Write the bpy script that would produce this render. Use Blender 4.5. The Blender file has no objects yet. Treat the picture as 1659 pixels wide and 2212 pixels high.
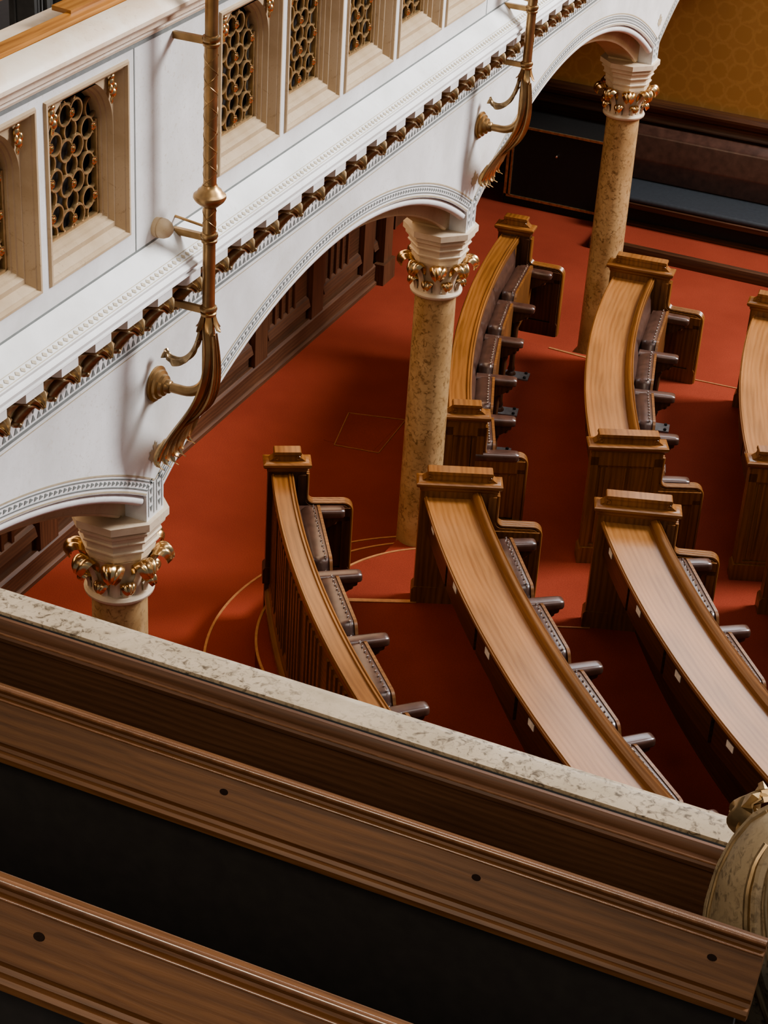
import bpy, bmesh, math, random
from mathutils import Vector, Matrix
random.seed(7)
PI = math.pi
col = bpy.context.scene.collection
sc = bpy.context.scene

# ------------------------------------------------------------------ materials
def nodes(name):
    m = bpy.data.materials.new(name); m.use_nodes = True
    nt = m.node_tree; b = nt.nodes['Principled BSDF']
    return m, nt, b
def ramp(nt, stops, src):
    r = nt.nodes.new('ShaderNodeValToRGB')
    e = r.color_ramp.elements
    while len(e) < len(stops): e.new(0.5)
    for k, (p, c) in enumerate(stops):
        e[k].position = p; e[k].color = (c[0], c[1], c[2], 1)
    nt.links.new(src, r.inputs['Fac']); return r
def mapping(nt, coord, scale):
    tc = nt.nodes.new('ShaderNodeTexCoord'); mp = nt.nodes.new('ShaderNodeMapping')
    mp.inputs['Scale'].default_value = scale
    nt.links.new(tc.outputs[coord], mp.inputs['Vector']); return mp
def noise(nt, vec, scale, detail=4, rough=.55, dist=0.0):
    n = nt.nodes.new('ShaderNodeTexNoise')
    n.inputs['Scale'].default_value = scale; n.inputs['Detail'].default_value = detail
    n.inputs['Roughness'].default_value = rough; n.inputs['Distortion'].default_value = dist
    nt.links.new(vec.outputs['Vector'], n.inputs['Vector']); return n
def bump(nt, b, src, strength, dist=.01):
    bp = nt.nodes.new('ShaderNodeBump'); bp.inputs['Strength'].default_value = strength
    bp.inputs['Distance'].default_value = dist
    nt.links.new(src, bp.inputs['Height']); nt.links.new(bp.outputs['Normal'], b.inputs['Normal'])
def mixc(nt, fac, a, c, mode='MIX'):
    mx = nt.nodes.new('ShaderNodeMix'); mx.data_type = 'RGBA'; mx.blend_type = mode
    if isinstance(fac, float): mx.inputs[0].default_value = fac
    else: nt.links.new(fac, mx.inputs[0])
    for i, v in ((6, a), (7, c)):
        if isinstance(v, tuple): mx.inputs[i].default_value = (*v, 1)
        else: nt.links.new(v, mx.inputs[i])
    return mx.outputs[2]
def wood(name, dark, mid, light, rough=.35, coat=.15, grain=1.0, spec=.5):
    m, nt, b = nodes(name)
    mp = mapping(nt, 'UV', (1.6*grain, 34*grain, 1))
    n1 = noise(nt, mp, 1.3, 6, .62, .9)
    mp2 = mapping(nt, 'UV', (1.1*grain, 6*grain, 1))
    w = nt.nodes.new('ShaderNodeTexWave'); w.wave_type = 'BANDS'; w.bands_direction = 'Y'
    w.inputs['Scale'].default_value = 1.6; w.inputs['Distortion'].default_value = 7; w.inputs['Detail'].default_value = 3
    w.inputs['Detail Scale'].default_value = .8
    nt.links.new(mp2.outputs['Vector'], w.inputs['Vector'])
    mth = nt.nodes.new('ShaderNodeMix'); mth.data_type = 'FLOAT'; mth.inputs[0].default_value = .2
    nt.links.new(n1.outputs['Fac'], mth.inputs[2]); nt.links.new(w.outputs['Fac'], mth.inputs[3])
    r = ramp(nt, [(.25, dark), (.5, mid), (.78, light)], mth.outputs[0])
    big = noise(nt, mapping(nt, 'UV', (.9, 2.5, 1)), 1.2, 2)
    r2 = ramp(nt, [(.3, (.72, .72, .72)), (.7, (1.15, 1.12, 1.08))], big.outputs['Fac'])
    c = mixc(nt, 1.0, r.outputs['Color'], r2.outputs['Color'], 'MULTIPLY')
    nt.links.new(c, b.inputs['Base Color'])
    b.inputs['Roughness'].default_value = rough; b.inputs['Coat Weight'].default_value = coat
    b.inputs['Coat Roughness'].default_value = .25; b.inputs['Specular IOR Level'].default_value = spec
    bump(nt, b, n1.outputs['Fac'], .12, .004)
    return m
def stone(name, base, vein, spot, scale=3.0, spotamt=.5, rough=.6, coord='Object', spotscale=40, mask=(.4, .65)):
    m, nt, b = nodes(name)
    mp = mapping(nt, coord, (1, 1, 1))
    n1 = noise(nt, mp, scale, 6, .6, .4)
    r = ramp(nt, [(.35, vein), (.62, base)], n1.outputs['Fac'])
    n2 = noise(nt, mp, spotscale, 4, .65, .8)
    r2 = ramp(nt, [(.5 + .12*(1 - spotamt), (0, 0, 0)), (.66 + .1*(1 - spotamt), (1, 1, 1))], n2.outputs['Fac'])
    n3 = noise(nt, mp, scale*.8, 3, .5)
    r3 = ramp(nt, [(mask[0], (.1, .1, .1)), (mask[1], (1, 1, 1))], n3.outputs['Fac'])
    f = nt.nodes.new('ShaderNodeMath'); f.operation = 'MULTIPLY'
    nt.links.new(r2.outputs['Color'], f.inputs[0]); nt.links.new(r3.outputs['Color'], f.inputs[1])
    c = mixc(nt, f.outputs[0], r.outputs['Color'], spot)
    nt.links.new(c, b.inputs['Base Color']); b.inputs['Roughness'].default_value = rough
    bump(nt, b, n2.outputs['Fac'], .12, .003)
    return m
def plain(name, c, rough=.5, metal=0.0, coat=0.0, nscale=30, namt=.15, bmp=.0, spec=.5):
    m, nt, b = nodes(name)
    n = noise(nt, mapping(nt, 'Object', (1, 1, 1)), nscale, 3)
    lo = tuple(v*(1 - namt) for v in c); hi = tuple(min(1, v*(1 + namt)) for v in c)
    r = ramp(nt, [(.3, lo), (.7, hi)], n.outputs['Fac'])
    nt.links.new(r.outputs['Color'], b.inputs['Base Color'])
    b.inputs['Roughness'].default_value = rough; b.inputs['Metallic'].default_value = metal
    b.inputs['Coat Weight'].default_value = coat; b.inputs['Coat Roughness'].default_value = .3
    b.inputs['Specular IOR Level'].default_value = spec
    if bmp: bump(nt, b, n.outputs['Fac'], bmp, .004)
    return m
M = {}
def make_carpet():
    m, nt, b = nodes('red_carpet')
    mp = mapping(nt, 'Object', (1, 1, 1))
    n1 = noise(nt, mp, 1.1, 3); n2 = noise(nt, mp, 160, 2)
    r = ramp(nt, [(.3, (.205, .0425, .0245)), (.7, (.26, .055, .031))], n1.outputs['Fac'])
    r2 = ramp(nt, [(.3, (.84, .84, .84)), (.7, (1.12, 1.12, 1.12))], n2.outputs['Fac'])
    nt.links.new(mixc(nt, 1.0, r.outputs['Color'], r2.outputs['Color'], 'MULTIPLY'), b.inputs['Base Color'])
    b.inputs['Roughness'].default_value = .95; b.inputs['Specular IOR Level'].default_value = .03
    bump(nt, b, n2.outputs['Fac'], .3, .004)
    return m
def make_wallpaper():
    m, nt, b = nodes('gold_wallpaper')
    mp = mapping(nt, 'Object', (1, 1, 1))
    v = nt.nodes.new('ShaderNodeTexVoronoi'); v.feature = 'F1'
    v.inputs['Scale'].default_value = 5.2; v.inputs['Randomness'].default_value = .12
    nt.links.new(mp.outputs['Vector'], v.inputs['Vector'])
    n = noise(nt, mp, 22, 3)
    add = nt.nodes.new('ShaderNodeMath'); add.operation = 'MULTIPLY_ADD'; add.inputs[1].default_value = .25
    nt.links.new(n.outputs['Fac'], add.inputs[0]); nt.links.new(v.outputs['Distance'], add.inputs[2])
    r = ramp(nt, [(.0, (.40, .215, .065)), (.37, (.40, .215, .065)), (.41, (.48, .275, .095)), (.50, (.48, .275, .095)), (.54, (.40, .215, .065)), (.72, (.40, .215, .065)), (.78, (.46, .26, .085)), (.86, (.41, .22, .068))], add.outputs[0])
    nt.links.new(r.outputs['Color'], b.inputs['Base Color']); b.inputs['Roughness'].default_value = .6
    return m
M['carpet'] = make_carpet()
M['paper'] = make_wallpaper()
M['white'] = stone('white_limestone', (.80, .80, .785), (.66, .655, .63), (.58, .54, .46), 2.6, .4, .55, spotscale=60)
M['frame'] = stone('shaded_buff_limestone', (.52, .40, .26), (.42, .305, .18), (.28, .19, .10), 3.0, .3, .6, spotscale=50)  # buff stone, darkened to carry the shade on the window jambs
M['capital'] = stone('cream_limestone', (.68, .57, .43), (.58, .46, .32), (.4, .3, .18), 4.0, .2, .6, spotscale=50)
M['shaft'] = stone('tan_mottled_marble', (.53, .355, .18), (.37, .23, .105), (.19, .108, .045), 3.5, 1.0, .32, spotscale=32, mask=(.25, .55))
M['coping'] = stone('travertine', (.56, .45, .32), (.42, .33, .22), (.13, .095, .06), 7.0, 1.0, .4, spotscale=70, mask=(.25, .5))
M['bulb'] = stone('weathered_stone', (.37, .28, .17), (.28, .205, .12), (.10, .07, .04), 9.0, 1.0, .6, spotscale=70, mask=(.3, .55))
M['greyinlay'] = plain('grey_inlay', (.20, .22, .21), .55, namt=.1)
M['taninlay'] = plain('tan_inlay', (.46, .39, .27), .55, namt=.1)
M['gilt'] = plain('gilding', (.74, .53, .28), .27, 1.0, namt=.25, nscale=25, bmp=.1)
M['dullgilt'] = plain('aged_gilding', (.50, .36, .20), .4, .85, namt=.3, nscale=30)
M['latt'] = plain('gilded_lattice', (.40, .275, .14), .40, .55, namt=.25, nscale=30)
M['bronze'] = plain('bronze', (.37, .235, .11), .36, .9, namt=.3, nscale=9, bmp=.05)
M['leafbronze'] = plain('dark_gilt_bracket', (.34, .24, .13), .33, .65, namt=.35, nscale=22)
M['brass'] = plain('brass_strip', (.50, .25, .11), .45, .5)
M['black'] = plain('black_lacquer', (.012, .011, .010), .6, namt=.2)
M['plugdark'] = plain('dark_plug', (.02, .011, .007), .8, spec=.1)
M['shade'] = plain('shadowed_pew_back', (.026, .022, .019), .7)  # near-black colour stands for the shadow below the pew boards
M['cap'] = stone('peach_lit_marble', (.74, .63, .50), (.66, .50, .35), (.5, .36, .24), 5.0, .4, .45, spotscale=45)  # tan marble with the warm light on its top mixed into the colour
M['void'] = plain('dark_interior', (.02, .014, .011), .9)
M['leather'] = plain('maroon_leather', (.078, .038, .026), .30, 0, .8, 14, .3, .05)
M['stud'] = plain('nickel_stud', (.75, .72, .68), .2, 1.0)
M['plate'] = plain('steel_plate', (.30, .29, .29), .45, .6)
M['slate'] = plain('slate_leather', (.035, .040, .046), .5)
M['card'] = plain('white_card', (.80, .77, .70), .6)
M['curtain'] = plain('grey_drape', (.085, .08, .073), .9, namt=.25, nscale=8)
M['oak'] = wood('polished_oak', (.25, .105, .032), (.33, .150, .050), (.39, .185, .068), .33, .3)
M['oakrail'] = wood('oak_rail', (.17, .068, .02), (.245, .105, .032), (.31, .14, .045), .3, .35)
M['oakpanel'] = wood('oak_panel', (.11, .043, .014), (.19, .082, .027), (.26, .115, .038), .36, .2)
M['dark'] = wood('dark_oak', (.045, .018, .009), (.075, .031, .014), (.11, .047, .02), .38, .15)
M['walldark'] = wood('wall_panel_wood', (.065, .029, .015), (.105, .047, .023), (.145, .066, .032), .5, .05)
M['pew'] = wood('pew_wood', (.085, .036, .013), (.145, .064, .024), (.20, .092, .036), .5, .05, 2.2, .25)
M['pewdark'] = wood('shaded_pew_wood', (.085, .042, .023), (.125, .060, .032), (.165, .082, .045), .5, .03, 2.2, .2)
M['gloss'] = wood('highlight_bead_wood', (.16, .075, .035), (.22, .105, .05), (.28, .14, .07), .22, .6)  # paler, glossier wood for the highlight lines along the edges
M['handrail'] = wood('orange_handrail', (.26, .10, .02), (.42, .18, .04), (.55, .26, .07), .3, .3)

# ------------------------------------------------------------------ mesh helper
class MB:
    def __init__(s): s.v = []; s.f = []; s.uv = []; s.mi = []; s.m = 0
    def face(s, idx, uvs=None):
        s.f.append(list(idx)); s.uv.append(uvs); s.mi.append(s.m)
    def add(s, pts):
        n = len(s.v); s.v += [Vector(p) for p in pts]; return n
    def box(s, x0, x1, y0, y1, z0, z1, mtx=None, taper=0):
        P = [(x, y, z) for z in (z0, z1) for y in (y0, y1) for x in (x0, x1)]
        if taper:
            P = [p if p[2] == z0 else (p[0] + (taper if p[0] == x0 else -taper), p[1] + (taper if p[1] == y0 else -taper), p[2]) for p in P]
        if mtx: P = [mtx @ Vector(p) for p in P]
        n = s.add(P)
        for q in ((0, 2, 3, 1), (4, 5, 7, 6), (0, 1, 5, 4), (2, 6, 7, 3), (0, 4, 6, 2), (1, 3, 7, 5)):
            s.face([n + i for i in q])
    def sweep(s, prof, frames, closed=True, caps=True, uoff=0):
        """prof (a,b) list; frames list of (O,A,B)"""
        k = len(prof); n0 = len(s.v); us = [uoff]; prev = None
        for (O, A, B) in frames:
            pts = [O + A*a + B*b for a, b in prof]
            if prev is not None: us.append(us[-1] + sum((pts[i] - prev[i]).length for i in (0, k//2))/2)
            prev = pts; s.add(pts)
        vs = [0]
        for i in range(k): vs.append(vs[-1] + math.dist(prof[i], prof[(i + 1) % k]))
        for j in range(len(frames) - 1):
            for i in range(k if closed else k - 1):
                a = n0 + j*k + i; b = n0 + j*k + (i + 1) % k
                s.face((a, b, b + k, a + k), [(us[j], vs[i]), (us[j], vs[i + 1]), (us[j + 1], vs[i + 1]), (us[j + 1], vs[i])])
        if closed and caps:
            s.face([n0 + i for i in range(k)]); e = n0 + (len(frames) - 1)*k
            s.face([e + i for i in reversed(range(k))])
    def lathe(s, prof, O=(0, 0, 0), seg=24, ax=None, ang0=0.0, caps=True):
        """prof (r,h) from bottom to top, axis Z (or ax)"""
        O = Vector(O); Z = Vector(ax) if ax else Vector((0, 0, 1)); Z.normalize()
        X = Vector((1, 0, 0)) if abs(Z.x) < .9 else Vector((0, 1, 0))
        X = (X - Z*X.dot(Z)).normalized(); Y = Z.cross(X)
        n0 = len(s.v); k = seg
        for r, h in prof:
            s.add([O + Z*h + X*(r*math.cos(ang0 + 2*PI*i/k)) + Y*(r*math.sin(ang0 + 2*PI*i/k)) for i in range(k)])
        hh = 0
        for j in range(len(prof) - 1):
            dh = math.dist(prof[j], prof[j + 1])
            for i in range(k):
                a = n0 + j*k + i; b = n0 + j*k + (i + 1) % k
                u0 = hh; u1 = hh + dh; v0 = i*.02; v1 = v0 + .02
                s.face((a, b, b + k, a + k), [(u0, v0), (u0, v1), (u1, v1), (u1, v0)])
            hh += dh
        if caps:
            if prof[0][0] > 1e-5: s.face([n0 + i for i in reversed(range(k))])
            if prof[-1][0] > 1e-5: s.face([n0 + (len(prof) - 1)*k + i for i in range(k)])
    def tube(s, pts, rad, seg=10, caps=True):
        pts = [Vector(p) for p in pts]; n = len(pts)
        if not isinstance(rad, (list, tuple)): rad = [rad]*n
        T = [(pts[min(i + 1, n - 1)] - pts[max(i - 1, 0)]).normalized() for i in range(n)]
        up = Vector((0, 0, 1)) if abs(T[0].z) < .9 else Vector((0, 1, 0))
        N = (up - T[0]*up.dot(T[0])).normalized(); n0 = len(s.v)
        for i in range(n):
            N = (N - T[i]*N.dot(T[i])).normalized(); B = T[i].cross(N)
            s.add([pts[i] + (N*math.cos(2*PI*k/seg) + B*math.sin(2*PI*k/seg))*rad[i] for k in range(seg)])
        for i in range(n - 1):
            for k in range(seg):
                a = n0 + i*seg + k; b = n0 + i*seg + (k + 1) % seg
                s.face((a, b, b + seg, a + seg))
        if caps:
            s.face([n0 + k for k in reversed(range(seg))]); s.face([n0 + (n - 1)*seg + k for k in range(seg)])
    def torus(s, O, N, R, r, seg=20, sub=6, flat=1.0):
        O = Vector(O); N = Vector(N).normalized(); X = Vector((0, 0, 1)) if abs(N.z) < .9 else Vector((1, 0, 0))
        X = (X - N*X.dot(N)).normalized(); Y = N.cross(X); n0 = len(s.v)
        for i in range(seg):
            a = 2*PI*i/seg; D = X*math.cos(a) + Y*math.sin(a)
            s.add([O + D*(R + r*math.cos(2*PI*k/sub)) + N*(r*flat*math.sin(2*PI*k/sub)) for k in range(sub)])
        for i in range(seg):
            for k in range(sub):
                s.face((n0 + i*sub + k, n0 + ((i + 1) % seg)*sub + k, n0 + ((i + 1) % seg)*sub + (k + 1) % sub, n0 + i*sub + (k + 1) % sub))
    def ball(s, O, r, seg=8, rings=6, sc3=(1, 1, 1)):
        n0 = len(s.v); O = Vector(O)
        for j in range(rings + 1):
            t = PI*j/rings
            s.add([O + Vector((r*sc3[0]*math.sin(t)*math.cos(2*PI*i/seg), r*sc3[1]*math.sin(t)*math.sin(2*PI*i/seg), r*sc3[2]*math.cos(t))) for i in range(seg)])
        for j in range(rings):
            for i in range(seg):
                a = n0 + j*seg + i; b = n0 + j*seg + (i + 1) % seg
                s.face((a, a + seg, b + seg, b))
    def sheet(s, rows, thick=.0):
        """grid of points rows[j][i]; optional thickness"""
        R = [[Vector(p) for p in r] for r in rows]; nj = len(R); ni = len(R[0])
        def put(off):
            n0 = len(s.v)
            for j in range(nj):
                for i in range(ni):
                    p = R[j][i]
                    if off:
                        du = R[j][min(i + 1, ni - 1)] - R[j][max(i - 1, 0)]; dv = R[min(j + 1, nj - 1)][i] - R[max(j - 1, 0)][i]
                        nn = du.cross(dv)
                        if nn.length > 1e-9: p = p + nn.normalized()*off
                    s.v.append(p)
            return n0
        a = put(0); b = put(thick) if thick else None
        for j in range(nj - 1):
            for i in range(ni - 1):
                q = (j*ni + i, j*ni + i + 1, (j + 1)*ni + i + 1, (j + 1)*ni + i)
                uv = [(j*.03, i*.03), (j*.03, i*.03 + .03), (j*.03 + .03, i*.03 + .03), (j*.03 + .03, i*.03)]
                s.face([a + x for x in q], uv)
                if b is not None: s.face([b + x for x in reversed(q)], uv[::-1])
        if b is not None:
            bd = [(0, i) for i in range(ni)] + [(j, ni - 1) for j in range(1, nj)] + [(nj - 1, i) for i in range(ni - 2, -1, -1)] + [(j, 0) for j in range(nj - 2, 0, -1)]
            ids = [j*ni + i for j, i in bd]
            for x in range(len(ids)):
                y = (x + 1) % len(ids); s.face((a + ids[x], b + ids[x], b + ids[y], a + ids[y]))
    def build(s, name, mats, parent=None, smooth=True, loc=None, normals=True, kind=None, label=None, sharp=40):
        me = bpy.data.meshes.new(name)
        base = Vector(loc) if loc else Vector((0, 0, 0))
        me.from_pydata([tuple(p - base) for p in s.v], [], s.f)
        if not isinstance(mats, (list, tuple)): mats = [mats]
        for m in mats: me.materials.append(M[m])
        uvl = me.uv_layers.new(name='UVMap')
        li = 0
        for fi, f in enumerate(s.f):
            me.polygons[fi].material_index = s.mi[fi]
            uv = s.uv[fi]
            if uv is None:
                P = [s.v[i] for i in f]; nn = Vector((0, 0, 0))
                for i in range(len(P)): nn += (P[i] - P[0]).cross(P[(i + 1) % len(P)] - P[0])
                ax = max(range(3), key=lambda q: abs(nn[q]))
                ext = [max(p[q] for p in s.v) - min(p[q] for p in s.v) for q in range(3)] if len(s.v) < 60 else None
                oth = [q for q in range(3) if q != ax]
                if ext:
                    if ext[oth[1]] > ext[oth[0]]: oth.reverse()
                elif ax != 2: oth = [2, oth[0]]
                uv = [(p[oth[0]], p[oth[1]]) for p in P]
            for i in range(len(f)):
                uvl.data[li].uv = uv[i]; li += 1
        if normals:
            bm = bmesh.new(); bm.from_mesh(me); bmesh.ops.recalc_face_normals(bm, faces=bm.faces); bm.to_mesh(me); bm.free()
        if smooth:
            me.polygons.foreach_set('use_smooth', [True]*len(me.polygons)); me.set_sharp_from_angle(angle=math.radians(sharp))
        me.update()
        o = bpy.data.objects.new(name, me); col.objects.link(o); o.location = base
        if parent is not None:
            o.parent = parent; o.location = base - parent.matrix_world.translation if False else base - Vector(parent.get('_w', (0, 0, 0)))
        o['_w'] = tuple(base)
        if kind: o['kind'] = kind
        if label: o['label'] = label
        return o
def thing(name, loc, label, cat, group=None):
    o = bpy.data.objects.new(name, None); col.objects.link(o); o.location = loc; o['_w'] = tuple(loc)
    o.empty_display_size = .1
    o['label'] = label; o['category'] = cat
    if group: o['group'] = group
    return o
def tag(o, label, cat, group=None):
    o['label'] = label; o['category'] = cat
    if group: o['group'] = group
    return o
def child_copy(o, parent):
    c = o.copy(); col.objects.link(c); c.parent = parent
    for ch in o.children: child_copy(ch, c)
    return c
def dup(root, loc, label, rot=None, group=None):
    r = root.copy(); col.objects.link(r); r.location = loc; r['label'] = label
    if rot is not None: r.rotation_euler = rot
    if group: r['group'] = group
    for ch in root.children: child_copy(ch, r)
    return r
def rounded(pts, rads, n=5):
    """round the corners of a 2-D polygon"""
    out = []; k = len(pts)
    for i in range(k):
        p = Vector(pts[i]).to_2d(); a = Vector(pts[i - 1]).to_2d(); b = Vector(pts[(i + 1) % k]).to_2d(); r = rads[i]
        if r <= 0: out.append(tuple(p)); continue
        da = (a - p).normalized(); db = (b - p).normalized(); ang = da.angle(db); t = r/math.tan(ang/2)
        c = p + (da + db).normalized()*(r/math.sin(ang/2))
        s0 = p + da*t - c; s1 = p + db*t - c
        a0 = math.atan2(s0.y, s0.x); a1 = math.atan2(s1.y, s1.x); d = (a1 - a0 + PI) % (2*PI) - PI
        out += [(c.x + r*math.cos(a0 + d*j/n), c.y + r*math.sin(a0 + d*j/n)) for j in range(n + 1)]
    return out
def yframes(y0, y1, n=1, X=Vector((1, 0, 0))):
    return [(Vector((0, y0 + (y1 - y0)*i/n, 0)), X, Vector((0, 0, 1))) for i in range(n + 1)]
def xframes(x0, x1, n=1):
    return [(Vector((x0 + (x1 - x0)*i/n, 0, 0)), Vector((0, 1, 0)), Vector((0, 0, 1))) for i in range(n + 1)]

# ------------------------------------------------------------------ camera (eye of the visitor, 7.2 m above the chamber floor)
Rm = ((0.91266034, 0.40474201, 0.0568771), (0.25372042, -0.45193963, -0.85520554), (-0.32043259, 0.79494307, -0.51515869))
cam = bpy.data.cameras.new('camera'); co = bpy.data.objects.new('camera', cam); col.objects.link(co)
mw = Matrix.Identity(4)
for r in range(3):
    mw[r][0] = Rm[0][r]; mw[r][1] = -Rm[1][r]; mw[r][2] = -Rm[2][r]
mw.translation = (0, 0, 7.2)
co.matrix_world = mw
cam.sensor_width = 36; cam.lens = 4130.12*36/2212; cam.clip_start = .05; cam.clip_end = 200
sc.camera = co

# ------------------------------------------------------------------ setting: floor, platform, steps, walls
P = .468
FARY = 17.8
mb = MB(); mb.box(-8, 12, 0, FARY + .3, -.15, 0)
mb.build('floor', 'carpet', kind='structure', smooth=False)
# raised seating platform with its rounded steps
SC = Vector((-3.29, 9.36))
platform_pts = []
def disc(mb, r, z0, z1, a0=math.radians(60), a1=math.radians(235), n=40):
    ring = [(SC.x + r*math.cos(a0 + (a1 - a0)*i/n), SC.y + r*math.sin(a0 + (a1 - a0)*i/n)) for i in range(n + 1)]
    ring.append((SC.x, SC.y))
    k = len(ring); n0 = mb.add([(x, y, z0) for x, y in ring] + [(x, y, z1) for x, y in ring])
    mb.face([n0 + k + i for i in range(k)])
    for i in range(k): mb.face((n0 + i, n0 + (i + 1) % k, n0 + k + (i + 1) % k, n0 + k + i))
def arcpoly(c, r, a0, a1, n=24):
    return [(c[0] + r*math.cos(math.radians(a0 + (a1 - a0)*i/n)), c[1] + r*math.sin(math.radians(a0 + (a1 - a0)*i/n))) for i in range(n + 1)]
out = [(9, 3.2), (-.6, 3.2)] + arcpoly((2.914, 13.426), 8.40, -122, -150.4)
out += [(-4.02, 9.24), (-3.95, 10.32)]
out += arcpoly((5.336, 14.516), 9.93, -155.6, -174.3)
out += [(-4.2, 13.40), (-2.5, 13.47), (-.5, 13.6), (9, 13.9)]
mb = MB(); k = len(out); n0 = mb.add([(x, y, 0) for x, y in out] + [(x, y, P) for x, y in out])
mb.face([n0 + k + i for i in range(k)])
for i in range(k): mb.face((n0 + i, n0 + (i + 1) % k, n0 + k + (i + 1) % k, n0 + k + i))
plat = mb.build('floor_platform', 'carpet', kind='structure', smooth=False)
tri = plat.modifiers.new('tri', 'TRIANGULATE')
mb = MB()
disc(mb, 1.526, .001, P/3); disc(mb, 1.202, P/3, 2*P/3); disc(mb, .875, 2*P/3, P - .002)
steps = mb.build('floor_steps', 'carpet', kind='structure', smooth=False)
for r, z in ((1.526, P/3), (1.202, 2*P/3), (.875, P)):
    fr = []
    for i in range(61):
        a = math.radians(70 + 155*i/60); D = Vector((math.cos(a), math.sin(a), 0))
        fr.append((Vector((SC.x, SC.y, z)), D, Vector((0, 0, 1))))
    mb = MB(); mb.sweep([(r - .012, -.012), (r + .004, -.012), (r + .004, .004), (r - .012, .004)], fr)
    mb.build('brass_nosing', 'brass', steps)
# brass strips across the platform at the ends of the seating tiers
mb = MB()
def strip(mb, p, q, w=.022, z=P + .001):
    d = Vector((q[0] - p[0], q[1] - p[1], 0)).normalized(); nn = Vector((-d.y, d.x, 0))*w/2
    mb.sweep([(-w/2, 0), (w/2, 0), (w/2, .005), (-w/2, .005)], [(Vector((p[0], p[1], z)), nn.normalized(), Vector((0, 0, 1))), (Vector((q[0], q[1], z)), nn.normalized(), Vector((0, 0, 1)))])
strip(mb, (-3.96, 9.278), (-3.56, 9.477), .034)
strip(mb, (-2.72, 9.62), (-2.48, 9.73), .012)
strip(mb, (-4.06, 13.385), (-3.60, 13.36), .02); strip(mb, (-2.95, 13.43), (-2.2, 13.48), .012)
mb.build('brass_strip', 'brass', plat)
# outline of a floor hatch cut in the aisle carpet
t = thing('floor_hatch', (-5.1, 12.15, 0), 'rectangular floor hatch outlined by thin brass in the red aisle carpet', 'hatch')
mb = MB(); mb.box(-5.33, -4.92, 11.87, 12.42, .0, .002)
mb.build('cover', 'carpet', t, smooth=False)
mb = MB(); strip(mb, (-5.344, 12.365), (-4.90, 12.485), .008, .002); strip(mb, (-5.221, 11.834), (-4.87, 11.89), .008, .002); strip(mb, (-5.344, 12.365), (-5.221, 11.834), .008, .002); strip(mb, (-4.90, 12.485), (-4.87, 11.89), .006, .002)
mb.build('edge_strip', 'brass', t)

# left wall: dark panelling under the gallery
XL = -6.23
mb = MB(); mb.box(XL - .1, XL, 0, 14.96, 0, 4.2)
wl = mb.build('wall_left', 'walldark', kind='structure', smooth=False)
mb = MB()
for z0, z1, d in ((0, .05, .07), (.05, .2, .05), (2.55, 2.75, .06)):
    mb.sweep([(XL, z0), (XL + d, z0), (XL + d, z1 - .02), (XL + d*.6, z1), (XL, z1)], yframes(0, 14.96))
mb.build('baseboard', 'walldark', wl)
y = 5.0; i = 0
mb = MB(); ml = MB()
while y < 14.9:
    mb.box(XL, XL + .05, y, y + .22, .2, 2.55)
    for q in (.28, .40, .52, .64, .76):
        mb.box(XL, XL + .022, y + q, y + q + .03, .36, 2.4)
    ml.sweep([(XL, .33), (XL + .05, .33), (XL + .03, .40), (XL, .42)], yframes(y + .25, min(y + 1.02, 14.9)))
    y += 1.05
mb.build('stile', 'walldark', wl); ml.build('lower_rail', 'walldark', wl)
mb = MB(); mb.box(-6.65, -6.55, 14.96, FARY, 0, 4.2); mb.box(-6.65, -6.13, 14.80, 14.98, 0, 4.2)
mb.box(-6.55, -6.10, 14.74, 15.0, 0, .2)
mb.build('wall_left_recess', 'walldark', kind='structure', smooth=False)

# far wall: gold paper above a dark wainscot
mb = MB(); mb.box(-8, 12, FARY, FARY + .2, 0, 9)
wb = mb.build('wall_far', 'paper', kind='structure', smooth=False)
mb = MB()
mb.sweep([(FARY, 0), (FARY - .05, 0), (FARY - .05, .92), (FARY - .075, .95), (FARY - .06, .975), (FARY - .06, 1.03), (FARY - .09, 1.06), (FARY - .09, 1.09), (FARY - .115, 1.10), (FARY - .115, 1.125), (FARY - .08, 1.16), (FARY, 1.165)], xframes(-8, 12))
mb.build('wainscot', 'dark', wb)

# gallery floor behind the parapet and its dark back
mb = MB(); mb.box(-8, -3.72, 1.0, FARY, 3.52, 3.62)
mb.build('ceiling', 'walldark', kind='structure', smooth=False)
mb = MB(); mb.box(-8, -3.9, 1.0, FARY, 3.8, 3.95)
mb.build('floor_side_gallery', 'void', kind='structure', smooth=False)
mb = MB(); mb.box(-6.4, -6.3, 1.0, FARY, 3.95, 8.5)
mb.build('wall_side_gallery', 'void', kind='structure', smooth=False)

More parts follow.
